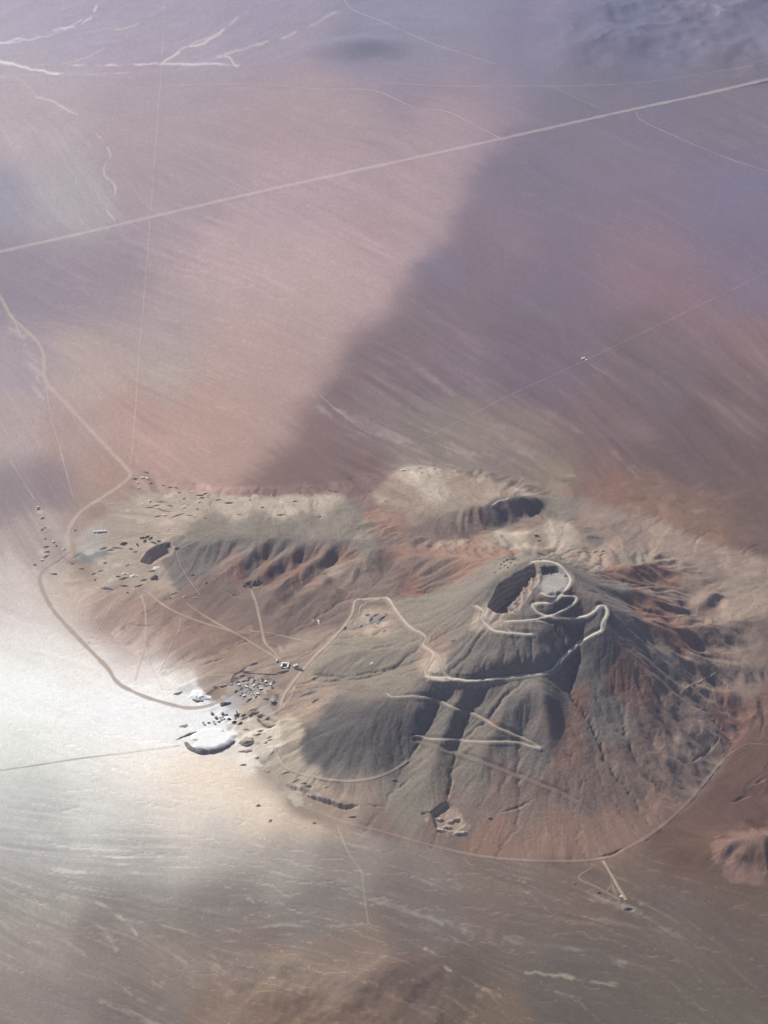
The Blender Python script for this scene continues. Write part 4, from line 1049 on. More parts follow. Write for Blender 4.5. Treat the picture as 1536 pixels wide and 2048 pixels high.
for i in range(len(REGIONS) + 1):
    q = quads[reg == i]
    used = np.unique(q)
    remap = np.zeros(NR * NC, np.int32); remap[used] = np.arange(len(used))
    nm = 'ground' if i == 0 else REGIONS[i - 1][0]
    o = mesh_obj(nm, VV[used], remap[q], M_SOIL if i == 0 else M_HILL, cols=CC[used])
    o['kind'] = 'structure'
    o['label'] = 'brown and pink desert plain streaked by dry washes' if i == 0 else REGIONS[i - 1][1]

# ------------------------------------------------------------------ road ribbons
def soil_at(x, y):
    a, b = gcoord(np.asarray(x, float), np.asarray(y, float))
    return bil(C, a, b)


ROADLAB = {'highway': 'straight pale highway crossing the far plain', 'mine_road': 'winding brown mine road round the works', 'haul_road': 'pale haul road cut into the hill', 'dirt_track': 'worn dirt track', 'straight_track': 'faint straight track over the plain'}
for ri, ((nm, hw, carve, kind, stren, pts), (rx, ry, rz)) in enumerate(zip(ROADS, ROADPTS)):
    tx = np.gradient(rx); ty = np.gradient(ry)
    l = np.hypot(tx, ty) + 1e-9
    nx_, ny_ = -ty / l, tx / l
    s = np.arange(len(rx)) * (6.0 if carve else 9.0)
    wv = 1 + 0.35 * fbm(s / 45, s * 0 + ri, 3, 3)
    offs = [-1.5, -0.95, -0.3, 0.3, 0.95, 1.5]
    keepo = [0.0, 0.85, 1.0, 1.0, 0.85, 0.0]
    vs_, cs_ = [], []
    fade = stren * (np.clip(0.75 + 0.8 * fbm(s / 130, s * 0 + 3.3 * ri, 3, 4), 0.15, 1.0) if nm in ('straight_track', 'dirt_track') and not carve else np.ones(len(s)))
    if nm == 'highway':
        fade = fade * (0.85 + 0.2 * fbm(s / 200, s * 0, 3, 1))
    tone = np.array(ROADCOL[kind])
    hw = hw * (0.5 if carve and nm != 'mine_road' else 0.8)
    for of, kp in zip(offs, keepo):
        x = rx + nx_ * of * hw * wv; y = ry + ny_ * of * hw * wv
        z = zat(x, y)
        if not carve:
            z = np.maximum(z, zat(rx, ry) - 0.4)
        vs_.append(np.c_[x, y, z + (0.55 if kp > 0 else 0.15)])
        k = (fade * kp)[:, None]
        cs_.append(soil_at(x, y) * (1 - k) + k * tone * (1 + 0.08 * vnoise(s / 20, s * 0 + of, 5))[:, None])
    VV_ = np.stack(vs_, 1).reshape(-1, 3); CC_ = np.clip(np.stack(cs_, 1).reshape(-1, 3), 0.02, 0.84)
    m = len(offs)
    base = np.arange(len(rx) - 1)[:, None] * m + np.arange(m - 1)[None, :]
    F = np.stack([base, base + m, base + m + 1, base + 1], -1).reshape(-1, 4)
    if True:
        a, b_, c = VV_[F[0][0]], VV_[F[0][1]], VV_[F[0][2]]
        if np.cross(b_ - a, c - a)[2] < 0:
            F = F[:, ::-1]
    o = mesh_obj(nm, VV_, F, M_TRACK, cols=CC_)
    o['kind'] = 'structure'
    o['label'] = ROADLAB[nm]

# ------------------------------------------------------------------ things of the mine
M_WHITE = mat('white_sheet', (.78, .77, .74), .7, .06, .2)
M_STEEL = mat('dark_steel', (.075, .075, .08), .7, .25, .25)
M_GREYM = mat('grey_sheet', (.33, .33, .33), .7, .15, .2)
M_RUST = mat('rust_sheet', (.20, .11, .07), .85, .25, .3)
M_CONC = mat('concrete', (.42, .39, .35), .95, .12, .2)
M_GLASS = mat('window_glass', (.03, .035, .045), .25, .1, .2)
M_TAIL = mat('white_tailings', (.86, .85, .81), 1, .05, .06, bump=1.0)
M_SAND = mat('sandy_spoil', (.46, .37, .28), 1, .14, .08, bump=1.5)
M_PALE = mat('pale_rock', (.68, .64, .57), 1, .15, .2, bump=1.0)
M_ORE = mat('dark_ore', (.095, .092, .09), 1, .25, .12, bump=1.5)
M_SLAG = mat('grey_slag', (.19, .185, .175), 1, .25, .12, bump=1.5)
M_RED = mat('red_spoil', (.20, .12, .09), 1, .2, .12, bump=1.5)
M_BROWN = mat('brown_spoil', (.24, .18, .14), 1, .2, .12, bump=1.5)
M_TYRE = mat('tyre_rubber', (.03, .03, .03), .9, .1, .5)


class MB:
    def __init__(self):
        self.v = []; self.f = []

    def box(self, x0, x1, y0, y1, z0, z1):
        b = len(self.v)
        self.v += [(x0, y0, z0), (x1, y0, z0), (x1, y1, z0), (x0, y1, z0), (x0, y0, z1), (x1, y0, z1), (x1, y1, z1), (x0, y1, z1)]
        self.f += [tuple(b + i for i in q) for q in ((3, 2, 1, 0), (4, 5, 6, 7), (0, 1, 5, 4), (1, 2, 6, 5), (2, 3, 7, 6), (3, 0, 4, 7))]
        return self

    def loft(self, rings, cap=True):
        b = len(self.v); n = len(rings[0])
        for r in rings:
            self.v += [tuple(p) for p in r]
        for k in range(len(rings) - 1):
            for i in range(n):
                j = (i + 1) % n
                self.f.append((b + k * n + i, b + k * n + j, b + (k + 1) * n + j, b + (k + 1) * n + i))
        if cap:
            self.f.append(tuple(b + i for i in reversed(range(n))))
            self.f.append(tuple(b + (len(rings) - 1) * n + i for i in range(n)))
        return self

    def beam(self, p, q, w):
        p = Vector(p); q = Vector(q); d = (q - p).normalized()
        a = d.cross(Vector((0, 0, 1)))
        a = a.normalized() if a.length > 1e-4 else Vector((1, 0, 0))
        c = d.cross(a)
        self.loft([[e + a * w * i + c * w * j for i, j in ((-1, -1), (1, -1), (1, 1), (-1, 1))] for e in (p, q)])
        return self

    def build(self, name, m, parent=None, sm=False):
        me = bpy.data.meshes.new(name)
        me.from_pydata([tuple(map(float, p)) for p in self.v], [], self.f)
        if sm:
            me.polygons.foreach_set('use_smooth', [True] * len(me.polygons))
        me.update()
        me.materials.append(m)
        o = bpy.data.objects.new(name, me)
        COL.objects.link(o)
        if parent is not None:
            o.parent = parent
        return o


def ring(r, z, n=20, cx=0, cy=0):
    return [(cx + r * math.cos(2 * math.pi * i / n), cy + r * math.sin(2 * math.pi * i / n), z) for i in range(n)]


def tag(o, label, cat, group=None):
    o['label'] = label; o['category'] = cat
    if group: o['group'] = group
    return o


def root(name, px, py, rot, label, cat, group=None, reach=6.0, low=True):
    x, y, z = pick(px, py)
    x = float(x[0]); y = float(y[0])
    aa = np.linspace(0, 2 * math.pi, 9)
    zz = zat(x + reach * np.cos(aa), y + reach * np.sin(aa))
    o = bpy.data.objects.new(name, None)
    o.empty_display_size = 2
    COL.objects.link(o)
    o.location = (x, y, float(min(zz.min(), zat(x, y))) if low else float(zat(x, y)))
    o.rotation_euler = (0, 0, math.radians(rot))
    return tag(o, label, cat, group)


def shed(px, py, L, W, H, rot, label, cat='shed', wallm=None, roofm=None, group=None, name='shed', gable=True, doors=1, wins=3):
    wallm = wallm or M_WHITE; roofm = roofm or M_GREYM
    r = root(name, px, py, rot, label, cat, group, reach=W / 2)
    wl_ = MB()
    t = 0.3
    for a in ((-L/2, L/2, -W/2, -W/2 + t), (-L/2, L/2, W/2 - t, W/2), (-L/2, -L/2 + t, -W/2 + t, W/2 - t), (L/2 - t, L/2, -W/2 + t, W/2 - t)):
        wl_.box(*a, -2.0, H)
    if gable:
        g = H + W * 0.18
        for xx in (-L/2, L/2 - t):
            wl_.loft([[(xx, -W/2, H), (xx, W/2, H), (xx, 0, g)], [(xx + t, -W/2, H), (xx + t, W/2, H), (xx + t, 0, g)]])
    wl_.build('wall', wallm, r)
    rf = MB(); e = 0.6
    if gable:
        g = H + W * 0.18
        k = W * 0.18 / (W / 2)
        rf.loft([[(xx, -W/2 - e, H - e * k + .05), (xx, 0, g + .05), (xx, W/2 + e, H - e * k + .05), (xx, W/2 + e, H - e * k + .35), (xx, 0, g + .35), (xx, -W/2 - e, H - e * k + .35)] for xx in (-L/2 - e, L/2 + e)])
    else:
        rf.box(-L/2 - e, L/2 + e, -W/2 - e, W/2 + e, H + .02, H + .4)
    ro = rf.build('roof', roofm, r)
    for i in range(max(0, int(L // 14))):
        q = -L/2 + (i + .5) * L / max(1, int(L // 14))
        MB().box(q - .8, q + .8, -.8, .8, (H + W * .18 if gable else H + .4) - .2, (H + W * .18 if gable else H + .4) + 1.2).build('roof_vent', M_GREYM, ro)
    for i in range(doors):
        q = -L/2 + (i + .5) * L / doors
        d = MB().box(q - 1.6, q + 1.6, -W/2 - .12, -W/2 - .01, 0, min(3.6, H * .8)).build('door', M_STEEL, r)
    for i in range(wins):
        q = -L/2 + (i + .25) * L / wins
        wn = MB().box(q - .8, q + .8, -W/2 - .06, -W/2 - .01, H * .45, H * .75).build('window', M_GLASS, r)
        MB().box(q - 1.0, q + 1.0, -W/2 - .22, -W/2 - .02, H * .45 - .25, H * .45 - .05).build('window_sill', M_CONC, wn)
    return r


def heap(px, py, rx, ry, h, m, label, cat='spoil heap', group=None, name='spoil_heap', flat=0.15, rot=0, seed=0, rough=1.0):
    """tipped heap: irregular plan, angle-of-repose flanks, hummocky top; its skirt follows the ground"""
    x0, y0, z0 = pick(px, py)
    x0 = float(x0[0]); y0 = float(y0[0])
    na, nr = (56, 14) if rx > 30 else ((28, 8) if rx > 9 else (16, 5))
    ca, sa = math.cos(math.radians(rot)), math.sin(math.radians(rot))
    rs = np.random.default_rng(seed * 7 + 13)
    ph = rs.random(4) * 6.28
    V_ = []; F_ = []
    for k in range(nr + 1):
        t = k / nr                       # 0 outer edge .. 1 centre
        for i in range(na):
            a = 2 * math.pi * i / na
            R = 1 + rough * (0.16 * math.sin(2 * a + ph[0]) + 0.16 * math.sin(3 * a + ph[1]) + 0.10 * math.sin(5 * a + ph[2] * 2) + 0.07 * math.sin(7 * a + ph[2]) + 0.04 * math.sin(13 * a + ph[3]))
            rr = R * (1 - t)
            lx, ly = rx * rr * math.cos(a), ry * rr * math.sin(a)
            x = x0 + lx * ca - ly * sa; y = y0 + lx * sa + ly * ca
            prof = min(1.0, t / max(1e-3, 1 - flat))
            prof = prof if flat < .5 else min(1.0, prof * 1.0)
            V_.append((x, y, prof, t))
    V_ = np.array(V_)
    zg = zat(V_[:, 0], V_[:, 1])
    nz = fbm(V_[:, 0] / (rx * .35 + 3), V_[:, 1] / (rx * .35 + 3), 3, seed % 5)
    nf = fbm(V_[:, 0] / 5, V_[:, 1] / 5, 2, seed % 3)
    z = zg + h * V_[:, 2] * (1 + 0.22 * rough * nz) + 0.12 * h * nf * (V_[:, 2] > 0.02) * rough
    if flat >= .5:
        zt = zg.mean() + h * (1 + 0.06 * nz)
        z = np.where(V_[:, 2] >= 1, zt, zg + (zt - zg) * V_[:, 2])
    z[:na] = zg[:na] - 1.0
    P = np.c_[V_[:, 0] - x0, V_[:, 1] - y0, z]
    zb = float(zg[:na].min())
    P[:, 2] -= zb
    quads_ = []
    for k in range(nr - 1):
        for i in range(na):
            j = (i + 1) % na
            quads_.append((k * na + i, k * na + j, (k + 1) * na + j, (k + 1) * na + i))
    tris = [((nr - 1) * na + i, (nr - 1) * na + (i + 1) % na, nr * na) for i in range(na)]
    me = bpy.data.meshes.new(name)
    me.from_pydata([tuple(map(float, p)) for p in P[:nr * na + 1]], [], quads_ + tris)
    me.polygons.foreach_set('use_smooth', [rx > 12] * len(me.polygons))
    me.update(); me.materials.append(m)
    o = bpy.data.objects.new(name, me); COL.objects.link(o)
    o.location = (x0, y0, zb)
    if '%' in label:
        label = label.replace('%', {'sandy_spoil': 'cream sand', 'pale_rock': 'whitish rock', 'dark_ore': 'black', 'grey_slag': 'grey', 'red_spoil': 'maroon', 'brown_spoil': 'brown', 'white_tailings': 'white'}[m.name])
        label = ('long ' if rx > 2.6 * ry else ('broad ' if rx > 13 else 'little ')) + label
    return tag(o, label, cat, group)


def boulder(px, py, r, m, label, cat, group, seed, name='boulder'):
    rs = np.random.default_rng(seed + 500)
    x, y, z = pick(px, py)
    rings = []
    for zz, k in ((-.5, .9), (.1, 1.05), (.6, .85), (1.0, .4)):
        rings.append([(r * k * (1 + .3 * (rs.random() - .5)) * math.cos(2 * math.pi * i / 7), r * k * (1 + .3 * (rs.random() - .5)) * math.sin(2 * math.pi * i / 7), r * zz * (1 + .2 * (rs.random() - .5))) for i in range(7)])
    o = MB().loft(rings).build(name, m)
    o.location = (float(x[0]), float(y[0]), float(zat(x, y)[0])); o.rotation_euler = (0, 0, rs.random() * 6)
    return tag(o, label, cat, group)


def tank(px, py, r, h, label, m, group=None):
    o = root('storage_tank', px, py, 20, label, 'tank', group, reach=r)
    MB().loft([ring(r, -1.5, 28), ring(r, h, 28)]).build('shell', m, o, False)
    top = MB().loft([ring(r + .15, h + .02, 28), ring(r * .5, h + r * .14, 28), ring(.3, h + r * .22, 28)]).build('roof', M_GREYM, o)
    MB().loft([ring(.7, h + r * .1, 10, r * .45), ring(.7, h + r * .16 + 1, 10, r * .45)]).build('hatch', M_STEEL, top)
    ld = MB()
    for s_ in (-.4, .4): ld.beam((r + .3, s_, 0), (r + .3, s_, h + 1), .08)
    for q in range(int(h)): ld.beam((r + .3, -.4, q + .5), (r + .3, .4, q + .5), .05)
    ld.build('ladder', M_STEEL, o)
    return o


def hopper(px, py, s, rot, label, group, m=None):
    m = m or M_STEEL
    o = root('ore_bin', px, py, rot, label, 'ore bin', group, reach=s)
    sq = lambda r, z: [(-r, -r, z), (r, -r, z), (r, r, z), (-r, r, z)]
    MB().loft([sq(s * .25, s * .9), sq(s, s * 1.7), sq(s, s * 2.6)]).build('bin', m, o)
    MB().box(-s * .9, s * .9, -s * .9, s * .9, s * 2.6 + .02, s * 2.6 + .3).build('cover', M_GREYM, o)
    for a in (-1, 1):
        for b in (-1, 1):
            MB().beam((a * s * .95, b * s * .95, -1.5), (a * s * .95, b * s * .95, s * 1.8), s * .07).build('leg', m, o)
    br = MB()
    br.beam((-s * .95, -s * .95, .5), (s * .95, -s * .95, s * 1.4), s * .04).beam((s * .95, s * .95, .5), (-s * .95, s * .95, s * 1.4), s * .04)
    br.build('brace', m, o)
    return o


def conveyor(px, py, L, H, rot, label, group=None):
    o = root('conveyor', px, py, rot, label, 'conveyor', group, reach=5, low=False)
    t = MB(); e = 1.2
    for s_ in (-e, e):
        t.beam((0, s_, .8), (L, s_, H), .25); t.beam((0, s_, 2.2), (L, s_, H + 1.4), .18)
        n_ = int(L // 5)
        for i in range(n_):
            a, b = i / n_, (i + .5) / n_
            t.beam((L * a, s_, .8 + (H - .8) * a), (L * b, s_, 2.2 + (H - .8) * b), .12)
            t.beam((L * b, s_, 2.2 + (H - .8) * b), (L * (a + 1 / n_), s_, .8 + (H - .8) * (a + 1 / n_)), .12)
    t.build('truss', M_RUST, o)
    MB().loft([[(0, -1, 1.1), (0, 1, 1.1), (0, 1, 1.5), (0, -1, 1.5)], [(L, -1, H + .3), (L, 1, H + .3), (L, 1, H + .7), (L, -1, H + .7)]]).build('belt', M_TYRE, o)
    for f_ in (.4, .9):
        for s_ in (-e, e):
            MB().beam((L * f_, s_ * 1.5, -2), (L * f_, s_, .8 + (H - .8) * f_), .25).build('leg', M_RUST, o)
    MB().box(L - 1.5, L + 2, -1.8, 1.8, H - 1.5, H - .35).build('head_chute', M_STEEL, o)
    return o


def bank(pts, half, h, m, label, cat='bank', name='spoil_bank', group=None, seed=0):
    """tipped bank following a line of photo points, tapering to both ends"""
    S = spline(pts, 10)
    x, y, z = pick(S[:, 0], S[:, 1])
    tx = np.gradient(x); ty = np.gradient(y); l = np.hypot(tx, ty) + 1e-9
    q = np.linspace(0, 1, len(x))
    tp = np.sqrt(np.clip(np.sin(math.pi * q), 0, 1)) * (1 + 0.35 * fbm(q * 9, q * 0 + seed, 3, 4))
    rows_ = []
    for of, hz in ((-1.0, -0.15), (-0.55, 0.55), (-0.15, 1.0), (0.2, 0.95), (0.6, 0.5), (1.0, -0.15)):
        xx = x - ty / l * of * half * (0.3 + 0.7 * tp) + 1.5 * fbm(q * 14, q * 0 + of + seed, 2, 2); yy = y + tx / l * of * half * (0.3 + 0.7 * tp)
        rows_.append(np.c_[xx, yy, zat(xx, yy) + hz * h * tp * (1 + 0.25 * fbm(q * 20, q * 0 + of, 2, 1)) - 0.6 * (abs(of) == 1)])
    P = np.stack(rows_, 1)
    c0 = P.reshape(-1, 3).mean(0); c0[2] = P[..., 2].min()
    m_ = P.shape[1]; n_ = P.shape[0]
    F_ = [(i * m_ + j, i * m_ + j + 1, (i + 1) * m_ + j + 1, (i + 1) * m_ + j) for i in range(n_ - 1) for j in range(m_ - 1)]
    o = mesh_obj(name, P.reshape(-1, 3) - c0, F_, m)
    nz_ = o.data.polygons[len(F_) // 2].normal.z
    if nz_ < 0:
        o.data.flip_normals()
    o.location = c0
    return tag(o, label, cat, group)


bank([(370, 1484), (382, 1497), (404, 1504), (430, 1502), (452, 1494), (470, 1481)], 15, 12, M_SLAG, 'dark curved bank added as the shaded near side of the largest white tailings heap', 'embankment', 'embankment', seed=1)  # dark material added where the heap's near flank is only shaded
bank([(352, 1480), (375, 1470), (400, 1464), (425, 1460)], 6, 4, M_SLAG, 'thin grey bank along the far side of the largest white tailings heap', 'embankment', 'embankment', seed=2)
bank([(514, 1436), (522, 1446), (538, 1454), (552, 1450)], 9, 6, M_BROWN, 'curved brown bank under the cut beside the plant', 'bank', seed=3)
bank([(455, 1346), (500, 1347), (545, 1349), (566, 1346)], 5, 4, M_BROWN, 'long straight brown bank along the upper side of the stockyard', 'bank', seed=4)
bank([(466, 1372), (462, 1360), (470, 1348), (485, 1340)], 5, 3, M_BROWN, 'thin brown bank curving round the corner of the stockyard', 'bank', seed=5)
bank([(478, 1484), (492, 1491), (508, 1486)], 8, 6, M_SLAG, 'small dark bank on the near side of the flat cream sand heap', 'bank', seed=6)
bank([(382, 1394), (392, 1402), (408, 1402)], 8, 5, M_SLAG, 'short grey bank at the foot of the round white tailings heap', 'bank', seed=7)

# --- works at the head of the brown road -----------------------------------
r = root('walled_plant_house', 570, 1332, -8, 'square white-walled plant house open to a dark yard in its middle', 'plant house', None, reach=14)
for (a, b, c, d, hh) in ((-14, 14, 7, 12, 9), (-14, -9, -12, 6.98, 8), (9, 14, -12, 6.97, 8), (-8.98, 8.98, -12, -10.5, 4)):
    wl_ = MB().box(a, b, c, d, -2, hh).build('wall', M_WHITE, r)
    MB().box(a - .3, b + .3, c - .3, d + .3, hh + .02 + (.01 if a > 0 else 0) + (.03 if c > 6 else 0), hh + .35 + (.01 if a > 0 else 0) + (.03 if c > 6 else 0)).build('roof', M_WHITE, wl_)
MB().box(-8.9, 8.9, -10.4, 6.9, -1.5, .3).build('yard_floor', M_STEEL, r)
for q in (-5.5, 0, 5.5):
    MB().loft([ring(2.2, .32, 12, q, 1), ring(2.2, 5, 12, q, 1), ring(.6, 6.2, 12, q, 1)]).build('vat', M_STEEL, r)
for q in (-11.5, 11.5):
    MB().box(q - 1.2, q + 1.2, -12.12, -12.01, 0, 4).build('door', M_STEEL, r)
heap(566, 1344, 26, 8, 5, M_ORE, 'dark low bank in front of the square white-walled plant house', 'spoil bank', name='spoil_bank', seed=3, rot=5)
shed(591, 1333, 16, 9, 7, 35, 'small shed with dark yard beside the square white-walled plant house', wallm=M_GREYM, roofm=M_WHITE, wins=2)
heap(598, 1339, 20, 9, 5, M_ORE, 'dark heap below the small shed beside the square white-walled plant house', seed=5, rot=-20)
shed(554, 1322, 8, 5, 4, 80, 'tiny pale hut on the track above the square white-walled plant house', 'hut', name='hut', wallm=M_PALE, roofm=M_PALE, wins=1)
tank(546, 1404, 9, 10, 'single round tank below the stockyard of dark heaps', M_GREYM)
heap(549, 1408, 14, 8, 4, M_ORE, 'dark apron of ore round the single round tank', 'ore heap', name='ore_heap', seed=6)
heap(532, 1398, 12, 7, 5, M_SLAG, 'small grey heap left of the single round tank', seed=7)
# stockyard
dark_y = [(470, 1356, 18, 9), (484, 1352, 16, 7), (498, 1357, 20, 8), (505, 1354, 14, 7), (476, 1364, 15, 8), (489, 1362, 16, 7), (516, 1368, 18, 8), (508, 1362, 16, 6), (525, 1360, 16, 7), (536, 1358, 14, 7), (546, 1366, 14, 7), (472, 1383, 13, 7), (482, 1377, 14, 7), (500, 1379, 14, 7), (545, 1376, 12, 7), (533, 1372, 12, 6), (498, 1400, 18, 7), (512, 1394, 12, 6)]
for i, (px, py, rx, ry) in enumerate(dark_y):
    heap(px, py, rx * .75, ry * .85, 3 + (i * 3 % 3), M_ORE if i % 3 else M_SLAG, '% ore heap in the crowded stockyard below the white-walled plant house', 'ore heap', 'dark heaps of the stockyard', 'ore_heap', seed=20 + i, rot=i * 37)
rs = np.random.default_rng(4)
spots = []
for (cx_, cy_, n_, sx, sy) in ((500, 1385, 26, 17, 9), (528, 1368, 20, 13, 9), (492, 1366, 12, 14, 8), (540, 1362, 8, 8, 6)):
    for i in range(n_):
        spots.append((cx_ + sx * rs.standard_normal() * .6, cy_ + sy * rs.standard_normal() * .6))
for i, (px, py) in enumerate(spots):
    boulder(px, py, 1.6 + 2.0 * rs.random(), M_PALE if i % 4 else M_SLAG, 'pale rough block lying among the dark heaps of the stockyard', 'rock block', 'blocks of the stockyard', i, 'rock_block')
yard = [(478, 1370, 9, 5, 20), (493, 1374, 10, 5, -30), (507, 1372, 9, 5, 60), (522, 1378, 10, 5, 15), (531, 1364, 9, 5, 40), (515, 1388, 9, 5, -10), (488, 1392, 10, 5, 30), (541, 1370, 8, 5, -40)]
for px, py, L_, W_, ro_ in yard:
    shed(px, py, L_, W_, 4, ro_, 'little white-roofed shed between the dark heaps of the stockyard', 'shed', M_GREYM, M_WHITE, 'sheds of the stockyard', wins=2, gable=False)
for px, py in ((442, 1372), (449, 1371), (462, 1370)):
    shed(px, py, 8, 6, 5, 5, 'small dark block-shaped hut in a row on the pale yard west of the dark heaps', 'hut', M_STEEL, M_CONC, 'row of dark huts', 'hut', gable=False, wins=1)
heap(430, 1374, 16, 6, 4, M_BROWN, 'brown spoil bank at the corner of the pale yard with dark huts', 'spoil bank', name='spoil_bank', seed=9, rot=-25)
heap(492, 1345, 17, 9, 5, M_ORE, 'dark heap at the top corner of the stockyard track', 'ore heap', name='ore_heap', seed=10)
heap(508, 1328, 16, 6, 4, M_ORE, 'dark broken heap up the track from the stockyard', 'ore heap', name='ore_heap', seed=11, rot=25)
# lower works on the white ground
low = [(407, 1448), (418, 1446), (428, 1446), (438, 1444), (446, 1436), (453, 1430), (441, 1438), (458, 1438)]
for i, (px, py) in enumerate(low):
    if i % 2 == 0:
        hopper(px, py, 3.2, 20 + 15 * i, 'dark ore bin on legs in the row of machines on white ground', 'machines on the white ground')
    else:
        heap(px, py, 8, 5, 4, M_ORE, 'dark ore pile among the bins on the white ground', 'ore heap', 'ore piles on the white ground', 'ore_heap', seed=40 + i)
for px, py, L_, ro_ in ((470, 1440, 26, 70), (478, 1434, 24, 115), (484, 1440, 22, 55)):
    conveyor(px, py, L_, 9, ro_, 'rusty inclined conveyor at the right end of the row of machines', 'conveyors of the lower works')
for px, py in ((474, 1430), (487, 1431), (468, 1444), (480, 1447)):
    heap(px, py, 11, 6, 5, M_ORE, 'dark fines heap under the rusty conveyors', 'ore heap', 'heaps under the conveyors', 'ore_heap', seed=int(px), rot=40)
for px, py in ((424, 1428), (445, 1428), (432, 1436)):
    tank(px, py, 5.0, 6, 'small dark round vat standing on the white ground above the ore bins', M_STEEL, 'vats of the lower works')
heap(505, 1428, 26, 11, 8, M_BROWN, 'brown heap between the conveyors and the cut bank', seed=12, rot=25)
heap(508, 1418, 22, 8, 5, M_SAND, 'cream sandy heap above the brown heap by the cut bank', seed=13, rot=15)
# tailings
heap(424, 1478, 84, 52, 6, M_TAIL, 'largest flat-topped white tailings heap with its near shade added as a dark bank', 'tailings heap', name='tailings_heap', flat=.80, rot=14, seed=2, rough=.8)
heap(398, 1392, 38, 30, 9, M_TAIL, 'round white tailings heap beside the end of the brown road', 'tailings heap', name='tailings_heap', flat=.45, seed=8, rot=10)
heap(450, 1408, 19, 13, 7, M_ORE, 'lone dark ore pile beside the round white tailings heap', 'ore heap', name='ore_heap', seed=14)
heap(356, 1387, 18, 8, 4, M_SLAG, 'low grey heap on the white ground above the brown road', seed=15, rot=15)
heap(494, 1482, 30, 17, 8, M_SAND, 'flat cream sand heap right of the largest white tailings heap', 'sand heap', name='sand_heap', flat=.6, seed=16, rot=6)
heap(492, 1502, 24, 10, 5, M_SAND, 'small cream sand heap below the flat cream sand heap', 'sand heap', name='sand_heap', flat=.4, seed=17)
for i, (px, py, rx, ry) in enumerate(((493, 1459, 12, 6), (520, 1462, 14, 5), (538, 1475, 12, 5), (540, 1480, 10, 4), (516, 1469, 16, 4), (531, 1485, 9, 7), (487, 1530, 12, 5), (514, 1516, 10, 5), (533, 1542, 18, 6), (570, 1545, 16, 6), (590, 1562, 14, 6), (607, 1566, 13, 5), (516, 1611, 10, 5), (540, 1641, 8, 9), (628, 1646, 9, 4), (368, 1452, 16, 9), (378, 1468, 7, 9))):
    heap(px, py, rx, ry, 4.5, M_SAND, '% digging mound on the pale flat round the tailings', 'mound', 'digging mounds on the pale flat', 'digging_mound', seed=60 + i, rot=(i * 23) % 60 - 20)
# heaps in the grey diggings on the hillside
for i, (px, py, rx, ry, mm) in enumerate(((748, 1232, 20, 8, M_SLAG), (765, 1236, 18, 7, M_ORE), (742, 1240, 14, 6, M_ORE), (756, 1246, 18, 8, M_SLAG), (772, 1229, 14, 6, M_SLAG), (735, 1230, 12, 6, M_ORE), (748, 1254, 12, 7, M_SAND), (720, 1254, 12, 6, M_SAND), (690, 1256, 12, 6, M_SLAG), (638, 1244, 12, 6, M_PALE), (626, 1242, 9, 5, M_SAND), (768, 1262, 10, 6, M_SAND))):
    heap(px, py, rx, ry, 5, mm, '% rubble heap in the diggings inside the bend of the haul road', 'rubble heap', 'heaps inside the haul road bend', 'rubble_heap', seed=90 + i, rot=i * 31)
heap(614, 1388, 34, 12, 7, M_SLAG, 'grey lens-shaped heap at the foot of the dark dome', seed=18, rot=5)
heap(630, 1402, 18, 6, 5, M_ORE, 'dark bank where the pale track meets the dark dome', 'spoil bank', name='spoil_bank', seed=19, rot=25)
heap(745, 1328, 10, 7, 5, M_PALE, 'lone pale rock pile on the smooth spur above the dark dome', 'rock pile', name='rock_pile', seed=21)
heap(630, 1355, 16, 8, 5, M_SAND, 'round tan mound at the mouth of the wash', 'mound', name='digging_mound', seed=22)

# --- pit yard at the foot of the plateau ridge ------------------------------
shed(203, 1064, 36, 8, 6, 6, 'long white shed standing alone beside the pit yard', wallm=M_WHITE, roofm=M_WHITE, doors=3, wins=6)
shed(189, 1064.5, 8, 8, 5, 6, 'short white annex at the end of the long white shed', 'shed', M_WHITE, M_WHITE, wins=1)
heap(247, 1088, 16, 9, 10, M_ORE, 'sharp black cone heap west of the ridge-foot pit', 'ore heap', name='ore_heap', seed=23)
for i, (px, py, rx, ry) in enumerate(((285, 1076, 16, 8), (294, 1074, 14, 7), (301, 1077, 12, 6), (290, 1082, 12, 6), (275, 1090, 14, 5), (308, 1086, 18, 5), (318, 1083, 10, 5), (336, 1090, 10, 8), (354, 1097, 10, 7))):
    heap(px, py, rx, ry, 6, M_ORE, 'black ore heap along the rim of the ridge-foot pit', 'ore heap', 'black heaps on the pit rim', 'ore_heap', seed=120 + i, rot=i * 29)
heap(309, 1156, 19, 15, 8, M_ORE, 'round black heap below the ridge-foot pit', 'ore heap', name='ore_heap', flat=.3, seed=24)
heap(304, 1142, 16, 9, 4, M_SLAG, 'grey heap between the ridge-foot pit and the round black heap', seed=25)
heap(312, 1136, 14, 12, 3, M_PALE, 'pale chalky patch heap below the ridge-foot pit', seed=26)
heap(214, 1177, 24, 10, 6, M_SLAG, 'dark grey heap with a pale tip on the flat below the pit yard', seed=27, rot=-12)
